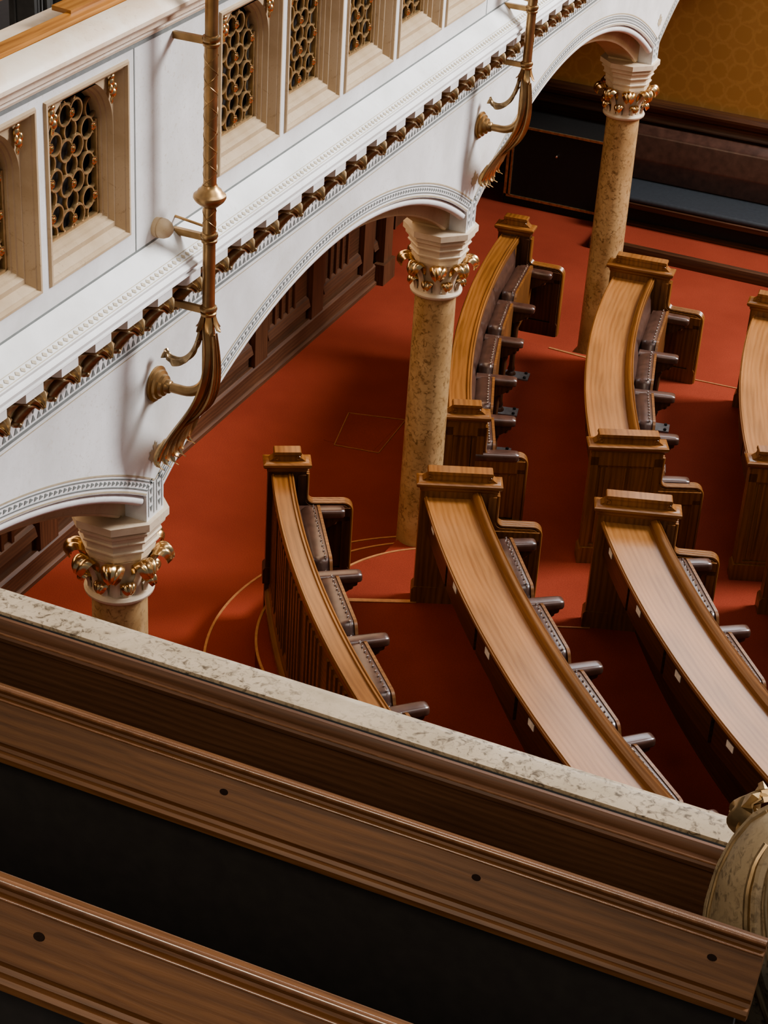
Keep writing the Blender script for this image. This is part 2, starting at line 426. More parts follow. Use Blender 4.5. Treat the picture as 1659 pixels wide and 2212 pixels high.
# ------------------------------------------------------------------ arcade wall of the side gallery
XF = -3.675; XB = -4.0; PITCH = 3.822
PIER = [6.385 + PITCH*k for k in (-1, 0, 1, 2, 3)]
ARC_R = 3.45; ARC_Z = -.065; ZCAP = 2.72; HALF = .075
ZTOP = 3.70
def arch_pts(yl, yr, R, n=44, zmin=None):
    yc = (yl + yr)/2; hw = (yr - yl)/2 - HALF
    a = math.asin(min(1, hw/R)); return [(yc + R*math.sin(-a + 2*a*i/n), ARC_Z + R*math.cos(-a + 2*a*i/n)) for i in range(n + 1)]
mb = MB()
def ring_wall(mb, xa, xb, R, half, ztop):
    """wall between xa (front) and xb (back) pierced by the arches"""
    for k in range(len(PIER) - 1):
        yl, yr = PIER[k], PIER[k + 1]; yc = (yl + yr)/2; hw = PITCH/2 - half
        a = math.asin(hw/R); n = 44
        pts = [(yc + R*math.sin(-a + 2*a*i/n), ARC_Z + R*math.cos(-a + 2*a*i/n)) for i in range(n + 1)]
        for i in range(n):
            (y0, z0), (y1, z1) = pts[i], pts[i + 1]
            v = mb.add([(xa, y0, z0), (xa, y1, z1), (xa, y1, ztop), (xa, y0, ztop), (xb, y0, z0), (xb, y1, z1), (xb, y1, ztop), (xb, y0, ztop)])
            mb.face((v, v + 1, v + 2, v + 3)); mb.face((v + 4, v + 7, v + 6, v + 5)); mb.face((v, v + 4, v + 5, v + 1))
        zs = pts[0][1]
        for yy, s in ((yl, 1), (yr, -1)):
            ya, yb_ = sorted((yy, yy + s*half))
            v = mb.add([(xa, ya, ZCAP), (xa, yb_, ZCAP), (xa, yb_, ztop), (xa, ya, ztop), (xb, ya, ZCAP), (xb, yb_, ZCAP), (xb, yb_, ztop), (xb, ya, ztop)])
            mb.face((v, v + 1, v + 2, v + 3)); mb.face((v + 4, v + 7, v + 6, v + 5))
            e = (v + 1, v + 2, v + 6, v + 5) if s > 0 else (v, v + 4, v + 7, v + 3)
            mb.face(e); mb.face((v, v + 4, v + 5, v + 1))
ring_wall(mb, XF, XF - .11, ARC_R, HALF, ZTOP)
arcade = mb.build('wall_arcade', 'white', kind='structure', normals=False, sharp=30)
mb = MB(); ring_wall(mb, XF - .11, XF - .34, ARC_R - .115, .10, ZTOP)
mb.build('inner_arch_order', 'frame', arcade, normals=False, sharp=30)
for k in range(len(PIER) - 1):
    yl, yr = PIER[k], PIER[k + 1]
    yc = (yl + yr)/2; hw = PITCH/2 - HALF - .02
    def arcf(R, half, n=40):
        a = math.asin((PITCH/2 - half)/R); F = []
        for i in range(n + 1):
            t = -a + 2*a*i/n; F.append((Vector((0, yc, ARC_Z)), Vector((0, math.sin(t), math.cos(t))), Vector((1, 0, 0))))
        return F
    mb = MB(); rr = ARC_R - .026
    mb.sweep([(rr + .026*math.cos(2*PI*i/10), XF - .035 + .026*math.sin(2*PI*i/10)) for i in range(10)], arcf(rr, .085))
    mb.build('arch_roll_moulding', 'white', arcade)
    mb = MB(); rr = ARC_R - .118
    mb.sweep([(rr + .014*math.cos(2*PI*i/8), XF - .125 + .016*math.sin(2*PI*i/8)) for i in range(8)], arcf(rr, .12))
    mb.build('arch_rib', 'frame', arcade)
# inlaid bands along the arches and down the piers
mb = MB()
def band(mb, yc, R, half, x, w, n=60, m=0):
    mb.m = m
    a = math.asin((PITCH/2 - half)/(R + w/2)); v = []
    n0 = len(mb.v)
    for i in range(n + 1):
        t = -a + 2*a*i/n
        for r in (R, R + w): mb.v.append(Vector((x, yc + r*math.sin(t), ARC_Z + r*math.cos(t))))
    for i in range(n): mb.face((n0 + 2*i, n0 + 2*i + 1, n0 + 2*i + 3, n0 + 2*i + 2))
x1 = XF + .002
for k in range(len(PIER) - 1):
    yc = (PIER[k] + PIER[k + 1])/2
    band(mb, yc, ARC_R + .023, .066, x1, .006, m=0)
    band(mb, yc, ARC_R + .061, .02, x1, .006, m=0)
    band(mb, yc, ARC_R + .076, .004, x1, .008, m=1)
    band(mb, yc, ARC_R + .004, .075, x1, .008, m=1)
    mb.m = 0; R = ARC_R + .045; a = math.asin((PITCH/2 - .045)/R); n = int(2*a*R/.0365)
    for i in range(n):
        t = -a + 2*a*(i + .5)/n; d = .0135/R
        def pt(r, tt): return Vector((x1, yc + r*math.sin(tt), ARC_Z + r*math.cos(tt)))
        v = mb.add([pt(R - .011, t - d), pt(R + .011, t - d), pt(R, t + d)]); mb.face((v, v + 1, v + 2))
for yp in PIER:
    for s in (-1, 1):
        for q in (.010, .056):
            ya, yb_ = sorted((yp + s*q, yp + s*(q + .005)))
            v = mb.add([(x1, ya, ZCAP + .02), (x1, yb_, ZCAP + .02), (x1, yb_, 2.90), (x1, ya, 2.90)]); mb.face((v, v + 1, v + 2, v + 3))
        for i in range(4):
            z = ZCAP + .035 + i*.045; c = yp + s*.036
            v = mb.add([(x1, c - .011, z + .034), (x1, c + .011, z + .034), (x1, c, z)]); mb.face((v, v + 1, v + 2))
    # maple leaf inlay over each pier
    mb.m = 1
    half = [(0, 1), (.13, .72), (.30, .82), (.22, .38), (.46, .56), (.52, .46), (.80, .50), (.70, .25), (.95, .10), (.50, -.22), (.55, -.36), (.05, -.28), (.04, -.70)]
    pol = half + [(-a_, b_) for a_, b_ in reversed(half[1:])]
    v = mb.add([(x1, yp + a_*.062, 3.03 + b_*.075) for a_, b_ in pol]); c = mb.add([(x1, yp, 3.03)])
    kk = len(pol)
    for i in range(kk): mb.face((v + i, v + (i + 1) % kk, c))
    mb.m = 0
# diamond frieze under the leaf brackets
Y0, Y1 = 2.6, FARY
def quad(mb, p): v = mb.add(p); mb.face((v, v + 1, v + 2, v + 3))
for z0, z1, m in ((3.612, 3.626, 0), (3.700, 3.706, 0), (3.592, 3.597, 1)):
    mb.m = m; quad(mb, [(x1, Y0, z0), (x1, Y1, z0), (x1, Y1, z1), (x1, Y0, z1)])
mb.m = 0; y = 4.5
while y < 17.7:
    for s in (1, -1):   # dark hourglass leaves white lozenges between
        v = mb.add([(x1, y - .0135, 3.666 + s*.031), (x1, y + .0135, 3.666 + s*.031), (x1, y, 3.666)]); mb.face((v, v + 1, v + 2))
    y += .0398
mb.build('inlay', ['greyinlay', 'taninlay'], arcade, smooth=False, normals=False)
# cornice and sloping ledge
mb = MB()
XW = -3.585
prof = [(-3.72, 3.70), (XF + .012, 3.70), (XF + .012, 3.712), (XF + .002, 3.72), (XF + .004, 3.80), (XF + .03, 3.88), (XF + .09, 3.945), (-3.50, 3.953), (-3.478, 3.955), (-3.470, 3.960), (-3.472, 3.967), (-3.480, 3.973), (-3.468, 3.982), (-3.466, 3.995), (-3.474, 4.006), (-3.480, 4.012), (-3.478, 4.024), (XW, 4.118), (XW - .02, 4.118), (XW - .02, 4.134), (-3.72, 4.134)]
mb.sweep(prof, yframes(Y0, Y1))
cor = mb.build('cornice', 'white', arcade, sharp=30)
mb = MB(); mb.m = 0
def onslope(y, t, e=.002):  # point on the sloping ledge, t from its outer edge
    a = Vector((-3.478, 0, 4.024)); b = Vector((XW, 0, 4.118)); d = (b - a).normalized(); nn = Vector((-d.z, 0, d.x))*-1
    p = a + d*t + Vector((.66, 0, .75))*e; p.y = y; return p
for t0 in (.006, .040):
    quad(mb, [onslope(Y0, t0), onslope(Y1, t0), onslope(Y1, t0 + .003), onslope(Y0, t0 + .003)])
y = 4.5
while y < 13:
    v = mb.add([onslope(y - .012, .0245), onslope(y + .004, .0125), onslope(y + .012, .0245), onslope(y - .004, .0365)]); mb.face((v, v + 1, v + 2, v + 3))
    y += .0355
mb.build('ledge_inlay', 'taninlay', arcade, smooth=False, normals=False)
mb = MB(); mb.box(XW - .02, XW + .001, Y0, Y1, 4.112, 4.127); 
mb.build('dark_joint', 'greyinlay', arcade, smooth=False)
# parapet: windows at these centres, five to a bay
WZ0, WZ1 = 4.211, 4.918; FW = .29
WC = []
for b in (-1, 0, 1, 2):
    for q in range(5): WC.append(9.87 - .632*q - FW + 3.826*b)
WC.sort()
mb = MB()
mb.box(-3.85, XW, Y0, Y1, 4.12, WZ0); mb.box(-3.85, XW, Y0, Y1, WZ1, 5.0)
prev = Y0
for c in WC:
    if c < Y0 + .3: continue
    if c - FW > prev: mb.box(-3.85, XW, prev, c - FW, WZ0, WZ1)
    prev = c + FW
mb.box(-3.85, XW, prev, Y1, WZ0, WZ1)
mb.build('parapet', 'white', arcade, smooth=False)
mb = MB()
for b in (-1, 0, 1):
    for yy in (9.915, 9.915 + .61):
        mb.box(XW - .01, XW + .001, yy + 3.826*b - .004, yy + 3.826*b + .004, 4.127, 4.965)
mb.build('pier_joint', 'greyinlay', arcade, smooth=False)
# top mouldings and curved marble cap
mb = MB()
prof = [(-3.62, 4.955), (XW + .004, 4.965), (XW + .010, 4.978), (XW + .004, 4.99), (XW + .03, 5.0), (XW + .045, 5.012), (XW + .045, 5.03), (XW + .07, 5.045), (XW + .083, 5.058), (XW + .083, 5.074), (XW + .074, 5.086), (XW + .068, 5.093), (XW + .045, 5.112), (XW + .015, 5.124), (-3.605, 5.127), (-3.605, 5.09), (-3.85, 5.09), (-3.85, 4.955)]
mb.sweep(prof, yframes(Y0, Y1))
mb.build('marble_cap', 'cap', arcade, sharp=35)
mb = MB(); mb.box(XW - .02, XW + .003, Y0, Y1, 4.948, 4.962); mb.build('rail_joint', 'greyinlay', arcade, smooth=False)
# wooden handrail inside the marble cap
t = thing('wooden_handrail', (-3.66, 8, 5.09), 'orange oak handrail along the inner edge of the side gallery parapet', 'handrail')
mb = MB(); mb.sweep([(-3.609, 5.09), (-3.609, 5.128), (-3.622, 5.136), (-3.630, 5.130), (-3.668, 5.142), (-3.682, 5.142), (-3.69, 5.09)], yframes(Y0, 11))
mb.build('rail', 'handrail', t)
mb = MB(); mb.sweep([(-3.66, 5.135), (-3.66, 5.152), (-3.74, 5.158), (-3.74, 5.14)], yframes(5.78, 7.2))
mb.build('book_ledge', 'handrail', t)
mb = MB(); rows = []
for j in range(8):
    z = 3.95 + 2.2*j/7
    rows.append([(-5.0 - .06*math.sin(i*1.5) - .02*math.sin(i*3.7 + j*.2), 7.42 + .56*i/40, z) for i in range(41)])
mb.sheet(rows, .01)
tag(mb.build('curtain', 'curtain', loc=(-5.0, 7.7, 3.95)), 'dark grey curtain hanging in folds behind the side gallery handrail', 'curtain')

# ------------------------------------------------------------------ arched lattice windows of the parapet
def win_hole(ang, hw, z0, zs, zt, zc):
    """distance from centre to the arched opening outline along angle"""
    dy, dz = math.cos(ang), math.sin(ang); lo, hi = 0, 1.0
    for _ in range(40):
        m = (lo + hi)/2; y, z = dy*m, zc + dz*m
        ins = abs(y) <= hw and z >= z0 and (z <= zs or (y/hw)**2 + ((z - zs)/(zt - zs))**2 <= 1)
        if ins: lo = m
        else: hi = m
    return lo
def make_window():
    t = thing('lattice_window', (XW, 0, WZ0), 'x', 'window')
    H = WZ1 - WZ0; zc = H/2
    mb = MB(); N = 96
    def rectloop(ins, dep):
        L = []
        w = FW - ins; h = zc - ins
        for i in range(N):
            a = 2*PI*(i + .5)/N; dy, dz = math.cos(a), math.sin(a)
            k = min(w/abs(dy) if abs(dy) > 1e-6 else 9, h/abs(dz) if abs(dz) > 1e-6 else 9)
            L.append((dep, dy*k, zc + dz*k))
        for sy in (-1, 1):     # snap corners
            for sz in (-1, 1):
                j = min(range(N), key=lambda q: (L[q][1] - sy*w)**2 + (L[q][2] - zc - sz*h)**2)
                L[j] = (dep, sy*w, zc + sz*h)
        return L
    def archloop(hw, z0, zs, zt, dep):
        return [(dep, math.cos(2*PI*(i + .5)/N)*win_hole(2*PI*(i + .5)/N, hw, z0, zs, zt, zc), zc + math.sin(2*PI*(i + .5)/N)*win_hole(2*PI*(i + .5)/N, hw, z0, zs, zt, zc)) for i in range(N)]
    loops = [rectloop(0, 0), rectloop(.006, .010), rectloop(.016, .010), rectloop(.022, -.002), rectloop(.028, -.004), rectloop(.042, -.022), rectloop(.050, -.034), rectloop(.055, -.034)]
    loops += [archloop(.232, .070, .47, .682, -.034), archloop(.228, .074, .47, .678, -.040), archloop(.222, .080, .475, .672, -.052), archloop(.214, .089, .48, .664, -.054), archloop(.209, .095, .485, .658, -.068), archloop(.200, .105, .49, .648, -.070), archloop(.197, .109, .49, .645, -.11)]
    ids = [mb.add(L) for L in loops]
    for a, b in zip(ids, ids[1:]):
        for i in range(N): mb.face((a + i, a + (i + 1) % N, b + (i + 1) % N, b + i))
    for v in mb.v: v += Vector((XW, 0, WZ0))
    mb.build('stone_frame', 'frame', t, loc=(XW, 0, WZ0), sharp=28)
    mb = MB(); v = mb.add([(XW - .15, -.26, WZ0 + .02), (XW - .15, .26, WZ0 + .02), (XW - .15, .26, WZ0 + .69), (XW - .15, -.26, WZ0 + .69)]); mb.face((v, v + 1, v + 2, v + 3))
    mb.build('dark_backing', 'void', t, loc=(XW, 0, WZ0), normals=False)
    # lattice of interlocking rings
    mb = MB(); xg = XW - .092; ros = []
    hw, z0, zs, zt = .198, .108, .49, .645
    def inside(y, z, m=.0): return abs(y) < hw + m and z > z0 - m and (z < zs or (y/(hw + m))**2 + ((z - zs)/(zt - zs + m))**2 < 1)
    dy, dz = .15, .138
    for c in range(-2, 3):
        for r in range(-1, 6):
            y = c*dy*.98 + .02; z = .15 + r*dz + (.045 if c % 2 else 0)
            for oy in (-.0375, .0375):
                if inside(y + oy, z, .0): mb.torus((xg, y + oy, WZ0 + z), (1, 0, 0), .041, .0062, 22, 6, 1.7)
            if inside(y, z + dz/2, .0): mb.torus((xg - .004, y, WZ0 + z + dz/2), (1, 0, 0), .040, .0062, 22, 6, 1.7)
            if inside(y, z, -.012): ros.append((y, z))
    for sy in (-1, 1): mb.box(xg - .012, xg + .012, min(sy*hw, sy*(hw - .014)), max(sy*hw, sy*(hw - .014)), WZ0 + z0, WZ0 + zs)
    mb.box(xg - .012, xg + .012, -hw, hw, WZ0 + z0 - .004, WZ0 + z0 + .01)
    mb.build('ring_lattice', 'latt', t, loc=(XW, 0, WZ0))
    ro = MB()
    for i in range(7):
        a = 2*PI*i/7; ro.ball((.012, .011*math.cos(a), .011*math.sin(a)), .0085, 6, 4, (.7, 1, 1))
    ro.ball((.018, 0, 0), .0075, 6, 4)
    first = None
    for y, z in ros:
        if first is None:
            first = ro.build('rosette', 'gilt', t); first.location = (xg - XW, y, z)
        else:
            c = first.copy(); col.objects.link(c); c.location = (xg - XW, y, z)
    # gilded leaves in the corners above the arch
    lf = MB()
    lf.ball((.006, 0, .022), .024, 10, 8, (.45, .7, .9)); lf.ball((.012, .004, -.018), .020, 10, 8, (.6, .85, 1.0)); lf.ball((.01, -.004, -.044), .010, 8, 6, (.6, .7, 1.5)); lf.ball((.012, .002, .045), .012, 8, 6, (.5, 1.2, .8))
    for s in (-1, 1): lf.ball((.014, s*.014, .0), .016, 8, 6, (.5, .7, 1.2))
    f2 = None
    for s in (-1, 1):
        if f2 is None: f2 = lf.build('gilded_leaf', 'gilt', t); f2.location = (-.028, s*.205, .615)
        else:
            c = f2.copy(); col.objects.link(c); c.location = (-.028, s*.205, .615)
    return t
vis = [c for c in WC if 4.4 < c < 9.75]
wlab = ['arched gilded lattice window cut off at the left edge of the photo', 'arched gilded lattice window left of the near bronze pipe', 'arched gilded lattice window directly right of the near bronze pipe',
        'second arched lattice window to the right of the near bronze pipe', 'third arched lattice window right of the near bronze pipe', 'fourth lattice window right of the near pipe, only its lower part showing', 'last window before the far bronze pipe, only its sill showing']
proto = make_window()
hidden_done = False
for i, c in enumerate(vis):
    lab = wlab[min(i, len(wlab) - 1)]
    if i == 0: proto.location = (XW, c, WZ0); proto['label'] = lab; proto['group'] = 'lattice windows of the side gallery'
    else: dup(proto, (XW, c, WZ0), lab, group='lattice windows of the side gallery')
mb = MB()   # parapet bays above the picture: plain dark openings closed by a slab
for c in WC:
    if c >= 9.75 or c <= 4.4: mb.box(-3.8, XW - .06, c - FW, c + FW, WZ0, WZ1)
mb.build('blind_panel', 'frame', arcade, smooth=False)

# ------------------------------------------------------------------ carved leaf brackets under the cornice
def make_bracket():
    t = thing('carved_leaf_bracket', (XF, 0, 3.71), 'x', 'bracket')
    def cr(pts, n=14):
        P = [Vector(p) for p in pts]; P = [2*P[0] - P[1]] + P + [2*P[-1] - P[-2]]; out = []
        for k in range(1, len(P) - 2):
            for i in range(n):
                u = i/n; a, b, c, d = P[k - 1:k + 3]
                out.append(.5*((2*b) + (c - a)*u + (2*a - 5*b + 4*c - d)*u*u + (3*b - a - 3*c + d)*u**3))
        return out + [P[-2]]
    mb = MB()   # sheet of the leaf, rolled outwards from the wall and hooked at its tip
    path = cr([(.030, 3.735), (.022, 3.785), (.050, 3.845), (.100, 3.872), (.145, 3.884), (.172, 3.868), (.182, 3.832)], 5)
    path = [(p.x, p.y) for p in path] if False else cr([(.030, 0, 3.735), (.022, 0, 3.785), (.050, 0, 3.845), (.100, 0, 3.872), (.145, 0, 3.884), (.172, 0, 3.868), (.182, 0, 3.832)], 5)
    n = len(path) - 1; rows = []
    for j, p in enumerate(path):
        s_ = j/n; d = (path[min(n, j + 1)] - path[max(0, j - 1)]).normalized(); nn = Vector((-d.z, 0, d.x))
        w = .056 + .012*math.sin(s_*PI)
        if s_ > .8: w *= 1 - (s_ - .8)*4.2
        if s_ < .2: w *= .75 + s_*1.25
        fl = max(0, min(1, (s_ - .42)*4))
        rows.append([Vector((XF, 0, 0)) + p + nn*(-.022*q*q*(1 - .5*s_) + .0095*fl*math.cos(q*PI*3.5)) + Vector((0, q*w, 0)) for q in [-1 + i/12 for i in range(25)]])
    mb.sheet(rows, .006)
    mb.build('leaf', 'leafbronze', t, loc=(XF, 0, 3.71))
    mb = MB()   # bud and fold under the leaf
    bd = cr([(.058, 0, 3.727), (.060, 0, 3.748), (.082, .004, 3.785), (.115, .008, 3.822), (.150, .010, 3.845)], 5)
    nb = len(bd) - 1
    mb.tube([Vector((XF, 0, 0)) + p for p in bd], [.010 + .015*math.sin(PI*min(1, k/nb*.9 + .1))**.6 - (.010 if k == nb else 0) for k in range(nb + 1)], 12)
    mb.ball((XF + .060, .0, 3.740), .026, 12, 8, (.9, 1.25, .8)); mb.ball((XF + .080, -.012, 3.737), .010, 8, 6)
    mb.build('bud', 'leafbronze', t, loc=(XF, 0, 3.71))
    mb = MB()
    mb.sweep([(XF + .02, 3.88), (XF + .165, 3.900), (XF + .187, 3.906), (XF + .187, 3.953), (XF + .02, 3.953)], yframes(-.120, -.005)); mb.build('block', 'white', t, loc=(XF, 0, 3.71), smooth=False)
    return t
bp_ = make_bracket()
ys = [6.690 + .2385*q for q in range(-9, 25)]
ORD = ['first', 'second', 'third', 'fourth', 'fifth', 'sixth', 'seventh', 'eighth', 'ninth', 'tenth', 'eleventh', 'twelfth', 'thirteenth', 'fourteenth', 'fifteenth', 'sixteenth', 'seventeenth', 'eighteenth']
def blabel(y):
    l = [q for q in ys if q < 6.36]; m = [q for q in ys if 6.36 <= q < 10.2]; r = [q for q in ys if q >= 10.2]
    if y in l: return 'gilt-brown carved leaf under the cornice, %s to the left of the near bronze pipe' % ORD[len(l) - 1 - l.index(y)]
    if y in m: return 'gilt-brown carved leaf under the cornice, %s to the right of the near bronze pipe' % ORD[m.index(y)]
    return 'gilt-brown carved leaf under the cornice, %s to the right of the far bronze pipe' % ORD[min(17, r.index(y))]
for i, y in enumerate(ys):
    if i == 0: bp_.location = (XF, y, 3.71); bp_['label'] = blabel(y); bp_['group'] = 'carved leaves under the gallery cornice'
    else: dup(bp_, (XF, y, 3.71), blabel(y), group='carved leaves under the gallery cornice')

# ------------------------------------------------------------------ stone columns with gilded capitals
XC = -3.866
def curl_leaf(mb, r0, z0, r1, z1, width, ang, tip, n=12, m=8, z_off=0):
    pass
def make_column():
    t = thing('stone_column', (XC, 0, 0), 'x', 'column')
    mb = MB()
    prof = [(.138, .0)] + [(.138 - .009*q/10, 2.27*q/10) for q in range(1, 11)]
    mb.lathe([(.20, 0), (.20, .10), (.175, .13), (.185, .16), (.16, .20), (.147, .22)] + [(.139 - .010*q/8, .23 + 2.05*q/8) for q in range(9)], (XC, 0, 0), 36)
    mb.build('shaft', 'shaft', t, loc=(XC, 0, 0))
    mb = MB(); mb.lathe([(.128, 2.265), (.150, 2.268), (.162, 2.280), (.164, 2.292), (.155, 2.306), (.134, 2.312)], (XC, 0, 0), 36)
    mb.build('collar', 'capital', t, loc=(XC, 0, 0))
    mb = MB(); mb.lathe([(.126, 2.30), (.122, 2.36), (.126, 2.42), (.140, 2.47), (.155, 2.50)], (XC, 0, 0), 36)
    for i in range(16):   # upright stalks round the bell
        a = PI/8*i; c, s = math.cos(a), math.sin(a)
        big = i % 2 == 1
        hts = [2.305, 2.35, 2.39, 2.43, 2.47] if big else [2.305, 2.335, 2.365]
        rr = [.133, .130, .135, .150, .172] if big else [.134, .135, .146]
        rows = []
        for h, r in zip(hts, rr):
            w = .020 if big else .017
            rows.append([(XC + (r + .010*math.cos(q*PI/2))*c - q*w*s, (r + .010*math.cos(q*PI/2))*s + q*w*c, h) for q in (-1, -.5, 0, .5, 1)])
        mb.sheet(rows, .006)
    mb.build('capital_bell', 'capital', t, loc=(XC, 0, 0))
    mb = MB(); o8 = PI/8
    prof = [(.150, 2.49), (.165, 2.505), (.170, 2.53), (.168, 2.545), (.183, 2.55), (.186, 2.56), (.176, 2.565), (.176, 2.60), (.195, 2.605), (.198, 2.613), (.190, 2.618), (.194, 2.64), (.212, 2.652), (.214, 2.664), (.206, 2.668), (.212, 2.68), (.231, 2.685), (.231, 2.722), (.02, 2.724)]
    mb.lathe(prof, (XC, 0, 0), 8, ang0=o8)
    mb.build('abacus', 'capital', t, loc=(XC, 0, 0), sharp=20)
    # gilded leaf tips: eight large curling ones, eight small ones lower down
    def tip(big):
        mb = MB(); rows = []; n = 16
        K = [(.150, 2.435, .026), (.166, 2.482, .038), (.196, 2.512, .047), (.226, 2.508, .046), (.243, 2.480, .034), (.243, 2.452, .010)] if big else [(.134, 2.352, .018), (.144, 2.376, .026), (.162, 2.392, .032), (.180, 2.388, .031), (.190, 2.370, .022), (.190, 2.354, .006)]
        for j in range(n + 1):
            u = j/n*(len(K) - 1); k = min(int(u), len(K) - 2); f = u - k
            P = [K[max(0, k - 1)], K[k], K[k + 1], K[min(len(K) - 1, k + 2)]]
            r, z, w = [.5*(2*P[1][c] + (P[2][c] - P[0][c])*f + (2*P[0][c] - 5*P[1][c] + 4*P[2][c] - P[3][c])*f*f + (3*P[1][c] - P[0][c] - 3*P[2][c] + P[3][c])*f**3) for c in range(3)]
            sc_ = 1 if big else .65
            rows.append([(r - .020*sc_*q*q + .003*sc_*math.cos(q*PI*3), q*max(.004, w), z - .018*sc_*q*q + .004*sc_*math.cos(q*PI*3)) for q in [-1 + i/9 for i in range(19)]])
        mb.sheet(rows, -.009 if big else -.006)
        return mb
    for big in (True, False):
        src = None
        for i in range(8):
            a = PI/4*i + (PI/8 if big else 0)
            if src is None:
                src = tip(big).build('gilded_leaf', 'gilt', t); src.location = (0, 0, 0); src.rotation_euler = (0, 0, a)
            else:
                c = src.copy(); col.objects.link(c); c.rotation_euler = (0, 0, a)
    return t
cp = make_column()
for i, (yy, lab) in enumerate(((PIER[1], 'stone column with gilded capital nearest the camera, its foot hidden by the marble rail'),
                (PIER[2], 'middle stone column with gilded capital beside the curved seating'),
                (PIER[3], 'farthest stone column with gilded capital, against the gold wallpaper'))):
    if i == 0: cp.location = (XC, yy, 0); cp['label'] = lab; cp['group'] = 'arcade columns'
    else: dup(cp, (XC, yy, 0), lab, group='arcade columns')

